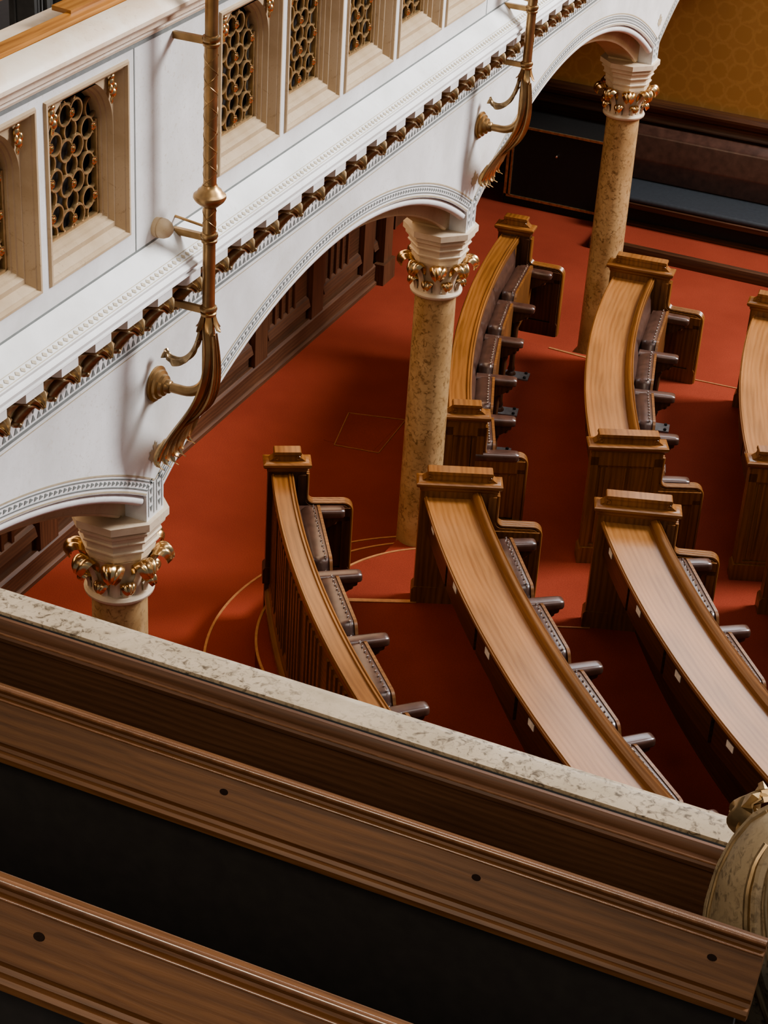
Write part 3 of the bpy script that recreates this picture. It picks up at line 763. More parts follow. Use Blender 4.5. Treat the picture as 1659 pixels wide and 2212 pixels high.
# ------------------------------------------------------------------ bronze pipe standards with acanthus scrolls
XP = -3.42
def make_pipe():
    t = thing('bronze_standard', (XP, 0, 3.37), 'x', 'lamp standard')
    def L(n, m, mbx): return mbx.build(n, m, t, loc=(XP, 0, 3.37))
    mb = MB(); mb.lathe([(.0265, 3.80), (.0265, 4.10), (.026, 4.12)], (XP, 0, 0), 20); mb.lathe([(.027, 4.12), (.027, 4.28)], (XP, 0, 0), 20); mb.lathe([(.0275, 4.30), (.0275, 4.90), (.026, 4.95), (.026, 5.9)], (XP, 0, 0), 20)
    L('pipe', 'bronze', mb)
    mb = MB()   # engraved net of spiral ridges
    for z0, z1 in ((4.13, 4.275), (4.32, 4.89)):
        for s in (-1, 1):
            for ph in range(2):
                n = int((z1 - z0)/.006)
                mb.tube([(XP + .0275*math.cos(s*(z0 + i*.006)*2*PI/.16 + ph*PI), .0275*math.sin(s*(z0 + i*.006)*2*PI/.16 + ph*PI), z0 + i*.006) for i in range(n)], .0016, 5)
    L('spiral_ridges', 'bronze', mb)
    mb = MB()
    mb.lathe([(.028, 4.245), (.036, 4.250), (.060, 4.272), (.068, 4.286), (.066, 4.297), (.052, 4.308), (.048, 4.318), (.036, 4.326), (.030, 4.34)], (XP, 0, 0), 28)
    L('flange', 'bronze', mb)
    for z in (3.785, 4.111, 4.925):
        mb = MB(); mb.lathe([(.027, z - .022), (.033, z - .018), (.034, z - .008), (.029, z - .004), (.034, z + .002), (.037, z + .010), (.034, z + .02), (.027, z + .024)], (XP, 0, 0), 24); L('ring', 'bronze', mb)
        xw = XW if z > 4 else XF
        mb = MB(); mb.box(xw, XP - .025, -.010, .010, z - .016, z + .012); o = L('wall_arm', 'bronze', mb)
    mb = MB(); mb.tube([(XW, .012, 4.165), (XP, .006, 4.15)], .006, 8); L('conduit', 'bronze', mb)
    # elbow into the wall boss
    mb = MB(); pts = []; rad = []
    pts.append((XP, 0, 3.79)); rad.append(.026)
    for i in range(10):
        a = PI/2*i/9; pts.append((XP - .12 + .12*math.cos(a), 0, 3.50 - .12*math.sin(a))); rad.append(.026 - .004*i/9)
    pts.append((XF + .05, 0, 3.38)); rad.append(.022)
    mb.tube(pts, rad, 14); L('elbow', 'bronze', mb)
    mb = MB(); mb.lathe([(.078, 0), (.080, .012), (.066, .018), (.064, .030), (.050, .036), (.046, .05), (.032, .056), (.028, .075), (.022, .08)], (XF, 0, 3.38), 28, ax=(1, 0, 0))
    L('wall_boss', 'bronze', mb)
    # acanthus leaf sheathing the elbow and trailing down
    def leafsheet(ctrl, widths, lobes, cup, thick, ridge=.006, m=17):
        mb = MB(); n = 40; rows = []
        def bez(t):
            k = len(ctrl) - 1; x = z = 0
            for i, (cx, cz) in enumerate(ctrl):
                b = math.comb(k, i)*t**i*(1 - t)**(k - i); x += b*cx; z += b*cz
            return Vector((x, 0, z))
        for j in range(n + 1):
            s = j/n; p = bez(s); d = (bez(min(1, s + .01)) - bez(max(0, s - .01))).normalized(); nn = Vector((d.z, 0, -d.x))
            w0 = widths[min(int(s*(len(widths) - 1)), len(widths) - 2)]; w1 = widths[min(int(s*(len(widths) - 1)) + 1, len(widths) - 1)]
            f = s*(len(widths) - 1) - int(s*(len(widths) - 1)); w = w0 + (w1 - w0)*f
            lob = 1 - .42*abs(math.sin(s*PI*lobes))**6
            row = []
            for i in range(m):
                q = -1 + 2*i/(m - 1)
                ww = w*(lob if abs(q) > .55 else 1)
                off = -cup*q*q*w + ridge*math.cos(q*PI*3.5)
                row.append(p + nn*off + Vector((0, q*ww, 0)) + d*(-.03*abs(q)**2*(1 if s > .2 else 0)))
            rows.append(row)
        mb.sheet(rows, thick); return mb
    def bez(ctrl, t):
        k = len(ctrl) - 1; v = Vector((0, 0, 0))
        for i, c in enumerate(ctrl): v += Vector(c)*(math.comb(k, i)*t**i*(1 - t)**(k - i))
        return v
    mb = MB(); rows = []; n = 44; m = 41
    for j in range(n + 1):
        s = j/n
        row = []
        for i in range(m):
            q = -1 + 2*i/(m - 1)
            fan = q*abs(q)**.15
            length = 1.0 - .13*abs(math.sin(q*PI*2.5))**1.5 - .10*abs(q)
            u = s*length
            c = [(XP + .012, .022*fan, 3.74), (XP + .038, .050*fan, 3.58), (XP + .055, .085*fan, 3.40), (XP - .02, .12*fan, 3.31), (XF + .15, .15*fan, 3.26), (XF + .095, .17*fan, 3.17), (XF + .055, .175*fan, 3.05), (XF + .12, .18*fan, 3.04)]
            p = bez(c, u)
            wrap = (1 - s)**1.2
            p += Vector((-.035*q*q*wrap - .006*math.cos(q*PI*5)*.8, 0, .004*math.cos(q*PI*5) + .035*q*q*s*(1 - s)))
            row.append(p)
        rows.append(row)
    mb.sheet(rows, -.007)
    L('acanthus_leaf', 'bronze', mb)
    mb = MB()
    for k, q in enumerate((-.9, -.5, -.1, .3, .8)):
        c = [(XF + .12, .13*q, 3.19), (XF + .09, .15*q, 3.12), (XF + .06, .165*q, 3.03 + .05*abs(q)), (XF + .13, .165*q - .01, 3.02 + .05*abs(q))]
        mb.tube([bez(c, i/10) for i in range(11)], [.008 + .009*math.sin(PI*min(1, i/10 + .1)) - (.006 if i > 8 else 0) for i in range(11)], 8)
    L('leaf_tip', 'gilt', mb)
    mb = MB()
    for q in (-.55, .0, .55):
        c = [(XP + .030, .03*q, 3.68), (XP + .058, .045*q, 3.48), (XP + .05, .06*q, 3.33), (XP - .05, .08*q, 3.275), (XF + .12, .11*q, 3.20)]
        mb.tube([bez(c, i/16) for i in range(17)], [.004 + .006*math.sin(PI*i/16) for i in range(17)], 7)
    L('leaf_vein', 'bronze', mb)
    mb = leafsheet([(XP - .03, 3.74), (XP - .05, 3.62), (XP - .07, 3.53), (XF + .13, 3.52), (XF + .07, 3.50), (XF + .05, 3.56)], [.012, .02, .018, .026, .03, .01], 4, .6, .005, .003, 9)
    L('upper_leaf', 'leafbronze', mb)
    mb = MB()
    for i in range(6):
        a = 2*PI*i/6; c, s = math.cos(a), math.sin(a); rows = []
        for h, r, w in ((3.77, .028, .012), (3.745, .034, .016), (3.715, .048, .014), (3.705, .058, .004)):
            rows.append([(XP + r*c - q*w*s, r*s + q*w*c, h - .006*q*q) for q in (-1, -.5, 0, .5, 1)])
        mb.sheet(rows, .004)
    L('leaf_collar', 'bronze', mb)
    return t
pp = make_pipe()
pp.location = (XP, 6.392, 3.37); pp['label'] = 'tall bronze pipe with acanthus scroll fixed to the parapet above the near column'
pp['group'] = 'bronze standards on the gallery front'
dup(pp, (XP, 10.215, 3.37), 'bronze pipe with acanthus scroll above the middle column, cut by the top edge', group='bronze standards on the gallery front')
# small beige dome on the parapet next to the near pipe
t = thing('dome_sensor', (XW, 6.245, 4.175), 'small beige ringed dome on the parapet left of the near bronze pipe', 'sensor')
mb = MB(); mb.lathe([(.040, 0), (.042, .02), (.038, .022), (.038, .027), (.042, .029), (.040, .045), (.032, .062), (.018, .074), (.0, .078)], (XW, 6.245, 4.175), 24, ax=(1, 0, 0)); mb.build('housing', 'frame', t, loc=(XW, 6.245, 4.175))
mb = MB(); mb.ball((XW + .066, 6.245 + .018, 4.175 - .004), .009, 10, 8); mb.build('lens', 'black', t, loc=(XW, 6.245, 4.175))

# ------------------------------------------------------------------ curved benches with tip-up seats
def bench(label, c, Ro, Ri, a0, a1, seats, desk, dir0=None, dir1=None, skirt0=False, pitch=None, cards=None, arm_angles=None, nearpanel=True):
    """a0 = far end (angle in degrees), a1 = near end; radii Ro outer edge, Ri inner edge of ledge"""
    C = Vector((c[0], c[1], 0))
    def D(a): return Vector((math.cos(math.radians(a)), math.sin(math.radians(a)), 0))
    def Pt(r, a, z): return C + D(a)*r + Vector((0, 0, z))
    mid = (a0 + a1)/2
    base = Pt((Ro + Ri)/2, mid, P)
    t = thing('curved_bench', base, label, 'bench', 'curved seating rows')
    N = 40
    def fr(b0=a0, b1=a1, n=N): return [(C, D(b0 + (b1 - b0)*i/n), Vector((0, 0, 1))) for i in range(n + 1)]
    def B(n, m, mbx, lab=None, sharp=35): return mbx.build(n, m, t, loc=base, label=lab, sharp=sharp)
    zt = P + .80
    lw = .058 if desk else Ro - Ri
    # ledge with beads
    mb = MB()
    if desk:
        mb.sweep([(Ri, zt - .03), (Ri, zt + .02), (Ri + .006, zt + .028), (Ri + .014, zt + .022), (Ri + .020, zt + .030), (Ri + .034, zt + .026), (Ri + .046, zt + .012), (Ri + .054, zt + .004), (Ri + .058, zt - .03)], fr())
    else:
        w = Ro - Ri
        mb.sweep([(Ri, zt - .04), (Ri - .004, zt - .01), (Ri, zt + .006), (Ri + .008, zt + .010), (Ri + .013, zt + .002), (Ri + .018, zt + .010), (Ri + .028, zt + .010), (Ri + .034, zt), (Ri + w - .022, zt), (Ri + w - .017, zt + .007), (Ri + w - .008, zt + .007), (Ri + w, zt - .006), (Ri + w - .004, zt - .045)], fr())
    B('ledge', 'oakrail', mb)
    rb = Ri + (.05 if desk else Ro - Ri - .025)   # back panel outer face
    zlow = 0.0 if skirt0 else P
    mb = MB(); mb.sweep([(Ri + .012, P if desk else P), (rb, zlow) if not skirt0 else (rb, P), (rb, zt - .03), (Ri + .012, zt - .03)], fr()); 
    B('back_panel', 'oakpanel' if not desk else 'dark', mb)
    if not desk:
        mb = MB()
        n = max(8, int(abs(a1 - a0)*Ro*PI/180/.075))
        for i in range(n):
            if i % 6 == 5: continue
            b = a0 + (a1 - a0)*(i + .5)/n; dd = .016/Ro*180/PI
            mb.sweep([(rb, zlow + .42 if skirt0 else P + .1), (rb + .014, zlow + .42 if skirt0 else P + .1), (rb + .014, zt - .1), (rb, zt - .1)], fr(b - dd, b + dd, 1))
        B('panel_ribs', 'oakpanel', mb)
    if skirt0:
        mb = MB(); mb.sweep([(Ri + .02, 0), (rb + .02, 0), (rb + .02, P - .02), (rb, P + .03), (Ri + .02, P + .03)], fr()); B('base_skirt', 'oakpanel', mb)
        mb = MB(); mb.sweep([(rb, P - .10), (rb + .045, P - .10), (rb + .045, P - .06), (rb + .02, P - .04), (rb, P - .04)], fr()); B('skirt_moulding', 'oakrail', mb)
    if desk:
        mb = MB(); z = P + .775
        mb.sweep([(Ri + .055, z - .03), (Ri + .055, z), (Ro - .024, z), (Ro - .020, z + .006), (Ro - .010, z + .006), (Ro - .007, z - .002), (Ro - .001, z - .004), (Ro, z - .016), (Ro - .006, z - .03)], fr()); B('desk_top', 'oak', mb)
        pit = (a1 - a0)/seats if pitch is None else pitch
        st = a0 + .25 if cards is None else cards
        for k in range(seats):
            b0 = a0 + pit*k + (.25 if k == 0 else .12)*math.copysign(1, pit); b1 = a0 + pit*(k + 1) - .12*math.copysign(1, pit)
            if (b1 - a1)*math.copysign(1, pit) > 0: b1 = a1
            dn = MB(); dn.sweep([(Ri + .08, P + .535), (Ro - .035, P + .535), (Ro - .03, P + .545), (Ro - .03, P + .735), (Ri + .08, P + .735)], fr(b0, b1, 8))
            d_ = B('desk_drawer', 'dark', dn)
            bm_ = (b0*.70 + b1*.30); cw = .035/Ro*180/PI
            cd = MB(); cd.sweep([(Ro - .032, P + .655), (Ro - .027, P + .655), (Ro - .027, P + .695), (Ro - .032, P + .695)], fr(bm_ - cw, bm_ + cw, 1)); cd.build('name_card', 'card', d_, loc=base)
    # end panels
    W1 = (Ro - Ri) + (.125 if desk else .10); W2 = W1 + .285
    for e, (a, dr, sgn) in enumerate(((a0, dir0, 1 if a0 < a1 else -1), (a1, dir1, -1 if a0 < a1 else 1))):
        if e == 1 and not nearpanel: continue
        O = Pt(Ro + .02, a, 0)
        U = -D(a) if dr is None else D(dr)
        T = Vector((-U.y, U.x, 0))               # panel thickness direction
        tang = Vector((-D(a).y, D(a).x, 0))*(-sgn)   # away from the bench
        if T.dot(tang) < 0: T = -T
        Z = Vector((0, 0, 1)); th = .072
        def fm(d0, d1): return [(O + T*d0, U, Z), (O + T*d1, U, Z)]
        out = [(0, P), (0, P + .86), (W1, P + .86), (W1, P + .575), (W2, P + .575), (W2, P)]
        out = rounded(out, [0, 0, 0, .05, .05, 0])
        mb = MB(); mb.sweep(out, fm(-.005, th)); pn = B('end_panel', 'oakpanel' if e == 1 or desk else 'dark', mb, sharp=25)
        # bead following the stepped edge
        bead = rounded([(W1 + .012, P + .80), (W1 + .012, P + .587), (W2 + .012, P + .587), (W2 + .012, P)], [0, .045, .055, 0], 8)
        for q0 in (.012, .036, .060):
            mb = MB()
            mb.tube([O + T*q0 + U*u + Z*z for u, z in bead], .0105, 8); mb.build('edge_bead', 'oakrail', pn, loc=base)
        # raised frames on both faces
        mb = MB()
        for d0, d1 in ((th, th + .012), (-.017, -.005)):
            for (u0, u1, z0, z1) in ((.0, W1, P, P + .14), (.0, .05, P + .14, P + .80), (W1 - .05, W1, P + .14, P + .80), (.0, W1, P + .74, P + .84), (W1, W2, P, P + .12), (W2 - .05, W2, P + .12, P + .5), (W1, W2, P + .47, P + .56)):
                if d0 < 0 and u0 < W1 - .1: continue
                mb.sweep([(u0, z0), (u1, z0), (u1, z1), (u0, z1)], fm(d0, d1))
            if d0 > 0:
                k = 3 if desk else 2
                for i in range(k):
                    u = .07 + (W1 - .15)*i/max(1, k - 1) if k > 1 else W1/2
                    for off in (0, .03): mb.sweep([(u + off, P + .16), (u + off + .014, P + .16), (u + off + .014, P + .72), (u + off, P + .72)], fm(d0 - .006, d1 - .004))
                for i in range(3): mb.sweep([(W1 + .05 + i*.065, P + .13), (W1 + .065 + i*.065, P + .13), (W1 + .065 + i*.065, P + .45), (W1 + .05 + i*.065, P + .45)], fm(d0 - .006, d1 - .004))
        mb.sweep([(-.015, P), (W2 + .012, P), (W2 + .012, P + .10), (W2, P + .12), (0, P + .12), (-.015, P + .10)], fm(-.012, th + .024))
        mb.build('panel_moulding', 'oakpanel' if e == 1 or desk else 'dark', pn, loc=base)
        if skirt0 and e == 0:
            mb = MB(); mb.sweep([(-.002, 0), (.16, 0), (.16, P), (-.002, P)], fm(-.005, th)); mb.build('panel_foot', 'dark', pn, loc=base)
        # moulded cap
        mb = MB()
        def ringz(ex, z): return [O + T*(-.005 - ex) + U*(-ex) + Z*z, O + T*(th + ex) + U*(-ex) + Z*z, O + T*(th + ex) + U*(W1 + ex) + Z*z, O + T*(-.005 - ex) + U*(W1 + ex) + Z*z]
        lev = [(.0, P + .82), (.008, P + .835), (.008, P + .845), (.022, P + .855), (.030, P + .868), (.030, P + .882), (.022, P + .888), (.012, P + .892)]
        ids = [mb.add(ringz(ex, z)) for ex, z in lev]
        for p_, q_ in zip(ids, ids[1:]):
            for i in range(4): mb.face((p_ + i, p_ + (i + 1) % 4, q_ + (i + 1) % 4, q_ + i))
        mb.face([ids[0] + i for i in range(4)]); mb.face([ids[-1] + i for i in range(4)])
        mb.build('cap_plate', 'oakrail', pn, loc=base, sharp=25)
        mb = MB(); u0, u1 = .022, W1 - .022
        capo = rounded([(u0 - .02, P + .89), (u0 + .012, P + .915), (u0 + .018, P + .952), (u1 - .018, P + .952), (u1 - .012, P + .915), (u1 + .02, P + .89)], [0, .012, .014, .014, .012, 0], 4)
        mb.sweep(capo, fm(.0, th - .005)); 
        for uu in (u0 + .03, u1 - .03):
            for dd in (.0, th - .005):
                mb.torus(O + T*dd + U*uu + Z*(P + .915), T, .012, .005, 12, 6); 
        mb.sweep(rounded([(u0 + .01, P + .94), (u1 - .01, P + .94), (u1 - .014, P + .96), (u0 + .014, P + .96)], [.002, .004, .008, .008], 3), fm(-.008, th + .004))
        mb.build('cap_scroll', 'oakrail', pn, loc=base)
    # seats, armrests, backrests
    pit = (a1 - a0)/seats if pitch is None else pitch
    arms = arm_angles if arm_angles else [a0 + pit*k for k in range(seats + 1)]
    for k in range(len(arms) - 1):
        b0, b1 = arms[k], arms[k + 1]; bm_ = (b0 + b1)/2; hwid = abs(b1 - b0)/2*PI/180*(Ri - .12)
        mb = MB(); rows = []
        for j in range(9):
            s = j/8; z = P + .34 + .42*s; row = []
            for i in range(13):
                q = -1 + i/6; bul = .045*(1 - abs(q)**4)*(1 - (2*s - 1)**6)
                row.append(Pt(Ri + .012 - .01*(1 - s) - bul, bm_ + (b1 - b0)*.485*q, z))
            rows.append(row)
        mb.sheet(rows, 0); B('backrest_cushion', 'leather', mb)
        O = Pt(Ri - .135, bm_, 0); Nn = -D(bm_); T = Vector((-D(bm_).y, D(bm_).x, 0)); Z = Vector((0, 0, 1))
        hs = hwid - .045
        # tipped-up seat: upright cushion with a wooden underside
        outl = rounded([(-hs + .02, P + .27), (hs - .02, P + .27), (hs, P + .56), (hs - .045, P + .655), (-hs + .045, P + .655), (-hs, P + .56)], [.03, .03, .04, .05, .05, .04], 5)
        cen = (0, P + .46)
        mb = MB(); 
        def scl(f): return [(cen[0] + (u - cen[0])*f, cen[1] + (z - cen[1])*f) for u, z in outl]
        layers = [(-.105, .84), (-.09, .92), (-.06, .985), (-.03, 1.0), (.0, 1.0), (.012, .985)]
        ids = [mb.add([O + Nn*d + T*u + Z*z for u, z in scl(f)]) for d, f in layers]; kk = len(outl)
        for p_, q_ in zip(ids, ids[1:]):
            for i in range(kk): mb.face((p_ + i, p_ + (i + 1) % kk, q_ + (i + 1) % kk, q_ + i))
        mb.face([ids[0] + i for i in range(kk)]); mb.face([ids[-1] + i for i in range(kk)])
        st_ = B('tip_up_seat', 'leather', mb)
        mb = MB(); mb.sweep(scl(1.015), [(O + Nn*.012, T, Z), (O + Nn*.030, T, Z)]); mb.build('seat_board', 'oakpanel', st_, loc=base)
        mb = MB()
        ns = 13
        for i in range(ns):
            u = (-1 + 2*i/(ns - 1))*(hs - .012); zz = P + .659 - max(0, abs(u) - hs + .05)*1.9
            mb.ball(O + Nn*(-.012) + T*u + Z*zz, .0072, 6, 4)
        mb.tube([O + Nn*(-.010) + T*((-1 + 2*i/16)*(hs - .01)) + Z*(P + .655 - max(0, abs(-1 + 2*i/16)*(hs - .01) - hs + .05)*1.9) for i in range(17)], .003, 5)
        mb.build('nail_trim', 'stud', st_, loc=base)
    for k, b in enumerate(arms):
        if k == len(arms) - 1 and nearpanel: b = b - .28*math.copysign(1, pit)
        if k == 0: b = b + .42*math.copysign(1, pit)
        O = Pt(Ri - .03, b, 0); Nn = -D(b); T = Vector((-D(b).y, D(b).x, 0)); Z = Vector((0, 0, 1))
        mb = MB()
        sec = rounded([(-.045, P + .555), (.045, P + .555), (.042, P + .612), (-.042, P + .612)], [.012, .012, .022, .022], 4)
        cz = P + .58
        F = [(-.0, 1.0), (.22, 1.0), (.262, .97), (.280, .90), (.290, .70)]
        idx = [mb.add([O + Nn*d + T*u*f + Z*(cz + (z - cz)*f) for u, z in sec]) for d, f in F]; kk = len(sec)
        for p_, q_ in zip(idx, idx[1:]):
            for i in range(kk): mb.face((p_ + i, p_ + (i + 1) % kk, q_ + (i + 1) % kk, q_ + i))
        mb.face([idx[0] + i for i in range(kk)]); mb.face([idx[-1] + i for i in range(kk)])
        ar = B('armrest', 'leather', mb)
        mb = MB()
        br = rounded([(.0, P + .555), (.265, P + .555), (.262, P + .53), (.225, P + .52), (.215, P + .50), (.15, P + .46), (.0, P + .44)], [0, .006, .01, .01, .02, .03, 0], 3)
        mb.sweep(br, [(O - T*.028, Nn, Z), (O + T*.028, Nn, Z)]); mb.ball(O + Nn*.225 + Z*(P + .51), .022, 8, 6)
        mb.build('arm_bracket', 'dark', ar, loc=base)
        if 0 < k < len(arms) - 1 or (k == len(arms) - 1 and not nearpanel):
            mb = MB(); mb.lathe([(.04, P), (.04, P + .02), (.024, P + .04), (.03, P + .06), (.022, P + .09), (.020, P + .25), (.026, P + .40), (.022, P + .42), (.032, P + .46)], Pt(Ri - .185, b, 0), 14)
            mb.build('arm_post', 'dark', ar, loc=base)
            mb = MB(); mb.sweep([(.10, P), (.30, P), (.30, P + .012), (.10, P + .012)], [(O - T*.06, Nn, Z), (O + T*.06, Nn, Z)])
            pl = mb.build('floor_plate', 'plate', ar, loc=base, smooth=False)
            mb = MB()
            for s in (-1, 1): mb.lathe([(.012, P + .012), (.012, P + .022), (.008, P + .026)], O + Nn*.27 + T*.04*s, 8)
            mb.build('plate_bolt', 'black', ar, loc=base)
    return t
bench('curved dark oak seating row with narrow top rail, leftmost, running behind the marble rail', (2.914, 13.426), 8.51, 8.372, -150.4, -126.5, 5, False, skirt0=True, arm_angles=[-150.2, -144.6, -139.9, -135.2, -130.5, -126.6])
bench('curved oak bench with wide desk top, from the middle column down to the marble rail', (5.015, 14.616), 10.0, 9.655, -149.1, -126.5, 6, True, dir0=24, pitch=3.8, arm_angles=[-147.9, -143.55, -139.55, -135.45, -131.4, -127.4])
bench('curved oak bench with desk top leaving the photo at the lower right edge', (4.897, 13.918), 8.5, 8.155, -150.6, -124.5, 6, True, dir0=19, pitch=4.3, arm_angles=[-149.6, -144.0, -139.2, -134.4, -129.6, -124.8])
bench('short curved seating row without a desk, right behind the middle column', (5.336, 14.516), 10.0, 9.84, -174.5, -155.85, 5, False, arm_angles=[-174.1, -169.6, -165.9, -162.1, -158.5, -155.3])
bench('short curved oak bench with desk top between the far columns and the aisle', (4.853, 14.146), 8.485, 8.15, -174.2, -154.7, 4, True, arm_angles=[-173.6, -168.1, -163.5, -159.0, -154.5])
bench('short curved oak bench with pale glossy desk top cut off by the right edge', (6.009, 14.058), 8.5, 8.16, -173.9, -157.6, 4, True)
bench('dark bench end just showing at the right edge, beyond the lower right desk row', (4.897, 13.918), 7.33, 6.985, -151.6, -128, 4, True, dir0=22)

# ------------------------------------------------------------------ far wall furniture
t = thing('leather_wall_bench', (-.5, 17.3, 0), 'long brown leather wall bench with slate seat along the far wall', 'bench')
def bt(n, m, prof, x0=-4.75, x1=8, parent=t): mb = MB(); mb.sweep(prof, xframes(x0, x1)); return mb.build(n, m, parent, loc=(-.5, 17.3, 0))
bt('plinth', 'carpet', [(16.62, 0), (16.62, .10), (17.75, .10), (17.75, 0)])
bt('plinth_edge', 'dark', [(16.585, 0), (16.585, .04), (16.60, .10), (16.64, .115), (16.66, .104), (16.62, .0)])
bt('seat_base', 'black', [(17.16, .104), (17.16, .30), (17.7, .30), (17.7, .104)])
bt('base_edge', 'dark', [(17.10, .104), (17.10, .125), (17.13, .14), (17.16, .14), (17.16, .104)])
bt('seat_rail', 'dark', [(17.08, .29), (17.08, .335), (17.1, .35), (17.7, .35), (17.7, .29)])
bt('seat_cushion', 'slate', rounded([(17.09, .35), (17.09, .40), (17.62, .40), (17.62, .35)], [.01, .03, .01, .01]))
bt('backrest', 'leather', rounded([(17.58, .40), (17.56, .62), (17.60, .86), (17.68, .93), (17.74, .92), (17.74, .40)], [.02, .1, .06, .04, 0, 0], 6))
t = thing('black_cabinet', (-5.4, 17.5, 0), 'black cabinet front with gilt edging under the gold wall', 'cabinet')
mb = MB(); mb.box(-5.88, -4.78, 17.24, 17.74, .0, .83); mb.build('body', 'black', t, loc=(-5.4, 17.5, 0), smooth=False)
mb = MB(); fx = 17.225
for (x0, x1, z0, z1) in ((-5.88, -4.78, .81, .832), (-5.88, -4.78, .08, .105), (-5.882, -5.855, .08, .832), (-5.835, -5.815, .1, .81)): mb.box(x0, x1, fx, 17.245, z0, z1)
mb.build('gilt_edging', 'dullgilt', t, loc=(-5.4, 17.5, 0), smooth=False)
mb = MB(); mb.lathe([(.006, 0), (.006, .02), (.014, .028), (.012, .04), (0, .045)], (-5.36, 17.24, .60), 12, ax=(0, -1, 0)); mb.build('knob', 'stud', t, loc=(-5.4, 17.5, 0))

# ------------------------------------------------------------------ near gallery: marble rail, pews, carved stone
mb = MB()
ZN = 5.12; YI = 2.515; YO = 2.60
mb.sweep([(YI, ZN), (YO - .03, ZN), (YO - .012, ZN - .005), (YO, ZN - .02), (YO, ZN - .06), (YO - .03, ZN - .1), (YO - .03, 3.6), (YI, 3.6)], xframes(-3.5, 1.6, 30))
wn = mb.build('wall_near', 'coping', kind='structure')
mb = MB(); mb.sweep([(YI - .003, ZN - .04), (YI - .003, ZN - .005), (YI - .012, ZN - .005), (YI - .012, ZN - .04)], xframes(-3.5, 1.6)); mb.build('dark_joint', 'black', wn)
mb = MB(); y0 = YI - .012
mb.sweep([(y0, 3.6), (y0, ZN - .002), (y0 - .010, ZN + .001), (y0 - .018, ZN - .006), (y0 - .020, ZN - .016), (y0 - .026, ZN - .018), (y0 - .032, ZN - .026), (y0 - .030, ZN - .036), (y0 - .022, ZN - .042), (y0 - .020, ZN - .06), (y0 - .02, 3.6)], xframes(-3.5, 1.6)); mb.build('wood_lining', 'pewdark', wn)
mb = MB(); mb.tube([(-3.5 + 5.1*i/8, y0 - .027, ZN - .020) for i in range(9)], .0025, 8); mb.build('lining_bead', 'gloss', wn)  # thin bead added to draw the highlight line on the lining
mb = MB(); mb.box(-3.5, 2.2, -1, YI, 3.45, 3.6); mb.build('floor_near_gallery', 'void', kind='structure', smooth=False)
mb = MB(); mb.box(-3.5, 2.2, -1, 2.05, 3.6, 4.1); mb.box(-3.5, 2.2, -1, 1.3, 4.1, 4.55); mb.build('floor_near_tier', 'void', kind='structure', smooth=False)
def pew(label, x0, x1, yt, zt, zf, holes, shade='pew'):
    t = thing('wooden_pew', ((x0 + x1)/2, yt - .1, zf), label, 'pew', 'gallery pews'); b = ((x0 + x1)/2, yt - .1, zf)
    # top board leaning towards the camera with beads along both edges
    d = Vector((0, -.62, -.785)); nn = Vector((0, -.785, .62)); L = .105
    O = Vector((0, yt, zt))
    def q(a, h): v = O + d*a + nn*h; return (v.y, v.z)
    pr = [q(-.004, -.022), q(-.006, -.004), q(0, .004), q(.006, .004), q(.010, -.002), q(.014, -.002), q(.018, .003), q(.022, -.001), q(L - .022, -.001), q(L - .016, -.007), q(L - .010, -.006), q(L - .006, .002), q(L, .003), q(L + .008, -.003), q(L + .006, -.025)]
    mb = MB(); mb.sweep(pr, xframes(x0, x1, 20)); mb.build('top_board', shade, t, loc=b, sharp=30)
    for a_, h_, r_ in ((.002, .003, .0045), (.0195, .002, .0022)):
        mb = MB(); v = O + d*a_ + nn*h_; mb.tube([(x0 + (x1 - x0)*i/8, v.y, v.z) for i in range(9)], r_, 10); mb.build('edge_bead', 'gloss', t, loc=b)  # glossy beads added so the board edges show a highlight
    mb = MB(); yb = q(L, 0)[0] + .035
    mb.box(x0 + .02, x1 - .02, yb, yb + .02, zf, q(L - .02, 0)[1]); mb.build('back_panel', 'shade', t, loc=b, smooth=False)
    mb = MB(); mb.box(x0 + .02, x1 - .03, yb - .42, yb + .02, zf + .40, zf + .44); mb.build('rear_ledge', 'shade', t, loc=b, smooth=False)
    mb = MB(); mb.box(x0 + .02, x1 - .03, yb, yb + .20, zf + .36, zf + .40); mb.build('seat', 'pewdark', t, loc=b, smooth=False)
    mb = MB(); mb.box(x1 - .04, x1 - .012, yb - .01, yb + .20, zf, zf + .62); mb.build('pew_end', 'pewdark', t, loc=b, smooth=False)
    for hx in holes:
        mb = MB(); v = O + d*(L*.42) + nn*-.0005
        mb.lathe([(.0048, -.001), (.0048, .0005), (.003, .0006)], (0, 0, 0), 14, ax=tuple(nn))
        for p_ in mb.v: p_.x *= 1.45; p_ += Vector((hx, v.y, v.z))
        mb.build('plug', 'plugdark', t, loc=b)
    return t
pew('long dark wooden pew back just behind the marble rail', -2.4, -.213, 2.055, 5.352, 4.1, (-1.05, -.635, -.28))
pew('dark wooden pew back in the lower left corner, closest to the camera', -2.0, -.44, 1.317, 5.75, 4.55, (-.89,), 'pew')
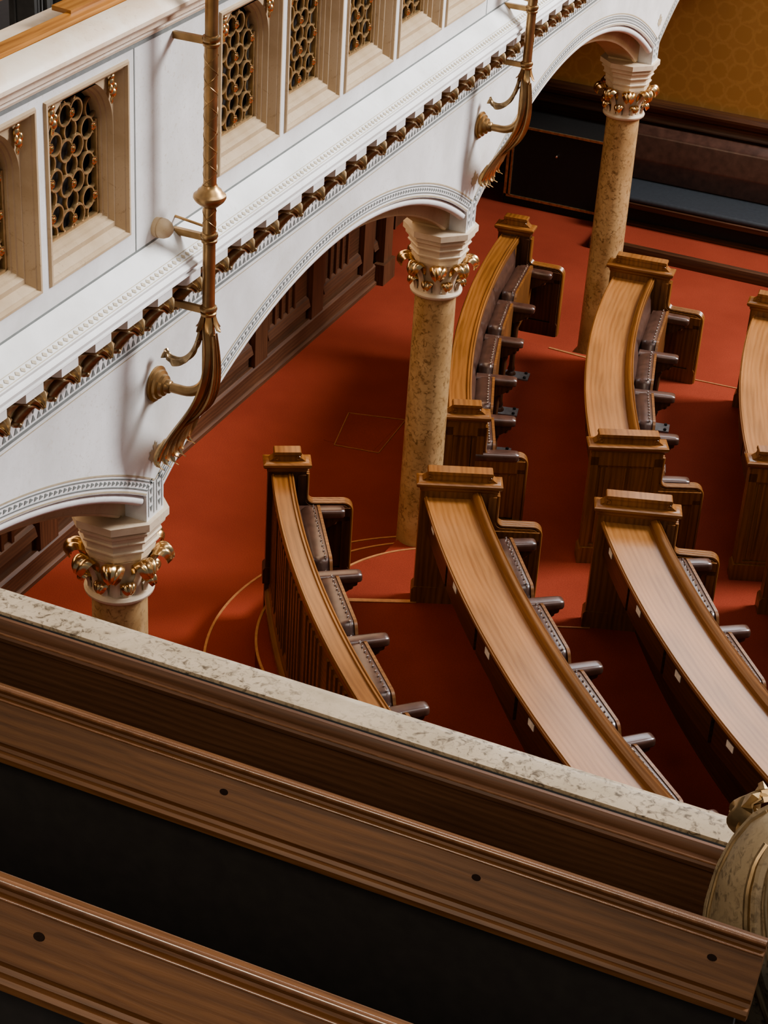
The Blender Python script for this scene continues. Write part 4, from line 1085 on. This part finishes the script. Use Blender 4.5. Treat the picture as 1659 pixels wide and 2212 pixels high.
# carved stone bulb with gilded bands at the end of the rail
bx, by = -.205, 2.36
t = thing('carved_stone_post', (bx, by, 3.6), 'bulbous carved stone post with gilded spiral bands and leaf at the right edge', 'post')
BR = [(.05, 5.33), (.085, 5.315), (.105, 5.29), (.122, 5.25), (.134, 5.20), (.140, 5.14), (.138, 5.07), (.126, 4.99), (.10, 4.92), (.08, 4.88), (.08, 3.6)]
mb = MB(); mb.lathe([(r, z) for r, z in reversed(BR)], (bx, by, 0), 40); mb.build('bulb', 'bulb', t, loc=(bx, by, 3.6))
def rad_at(z):
    for (r0, z0), (r1, z1) in zip(BR, BR[1:]):
        if z1 <= z <= z0: return r0 + (r1 - r0)*(z0 - z)/(z0 - z1)
    return .08
mb = MB(); mg = MB()
for k in range(5):
    for off, rr, dst in ((0, .006, mg), (.30, .004, mg), (.15, .011, mb)):
        pts = []
        for i in range(41):
            z = 5.315 - .40*i/40; a = 2*PI*k/5 + off + 1.3*i/40 + 2.6
            pts.append((bx + (rad_at(z) + (.001 if dst is mg else -.003))*math.cos(a), by + (rad_at(z) + (.001 if dst is mg else -.003))*math.sin(a), z))
        dst.tube(pts, rr, 8)
mb.build('spiral_band', 'bulb', t, loc=(bx, by, 3.6)); mg.build('gilded_line', 'dullgilt', t, loc=(bx, by, 3.6))
mb = MB()
rows = []
for j in range(13):
    s = j/12; row = []
    for i in range(13):
        q = -1 + i/6; w = .030*math.sin(PI*(.12 + .8*s))**.7
        wob = .006*math.sin(q*9 + s*7) + .005*math.cos(q*PI*3)
        row.append((-.334 - .035*math.sin(s*PI)*(1 - q*q) + wob + .02*s, by + .13 + q*w, 5.170 + .10*s - .02*q*q + .5*wob))
    rows.append(row)
mb.sheet(rows, .02); mb.build('gilded_leaf', 'dullgilt', t, loc=(bx, by, 3.6))

# ------------------------------------------------------------------ light
def area(name, loc, tgt, size, e, c, sy=None):
    l = bpy.data.lights.new(name, 'AREA'); l.size = size; l.energy = e; l.color = c
    if sy: l.shape = 'RECTANGLE'; l.size_y = sy
    o = bpy.data.objects.new(name, l); col.objects.link(o); o.location = loc
    o.rotation_euler = (Vector(tgt) - Vector(loc)).to_track_quat('-Z', 'Y').to_euler(); return o
area('window_daylight', (7.0, 17.0, 13.0), (-3.0, 9.0, 2.0), 4.2, 4000, (.96, .97, 1.0), 5.0)
area('far_window', (-2.6, 17.3, 7.7), (-1.2, 8.5, 1.2), 5.0, 300, (.90, .95, 1.0), 3.2)
area('overhead_fill', (1.5, 6, 14), (-.5, 7.5, 0), 6, 330, (1.0, .93, .85))  # broad overhead fill added as ambient light, no fixture modelled
area('near_gallery_fill', (-2.2, -1.8, 9.5), (-1.2, 2.2, 5), 1.6, 140, (1.0, .84, .66))  # unseen fill added behind the camera to brighten the near gallery
area('under_gallery_fill', (-5.1, 9.0, 3.4), (-5.1, 9.0, 0), 1.2, 75, (1.0, .72, .48), 8)  # warm fill added to lift the aisle under the gallery
area('far_wall_fill', (3.2, 15.6, 5.6), (0.4, 17.8, 1.8), 1.6, 120, (1.0, .82, .58))  # fill added to warm and brighten the gold wall
area('side_gallery_fill', (-5.0, 6.0, 7.5), (-5.0, 7.2, 4.2), 1.0, 14, (1.0, .85, .7))  # small fill added so the gallery curtain shows
w = bpy.data.worlds.new('world'); sc.world = w; w.use_nodes = True
w.node_tree.nodes['Background'].inputs['Color'].default_value = (.55, .6, .68, 1); w.node_tree.nodes['Background'].inputs['Strength'].default_value = .22
sc.view_settings.view_transform = 'AgX'
try: sc.view_settings.look = 'AgX - Medium High Contrast'
except Exception: pass
sc.view_settings.exposure = 0.18
for o in col.objects:
    if '_w' in o: del o['_w']
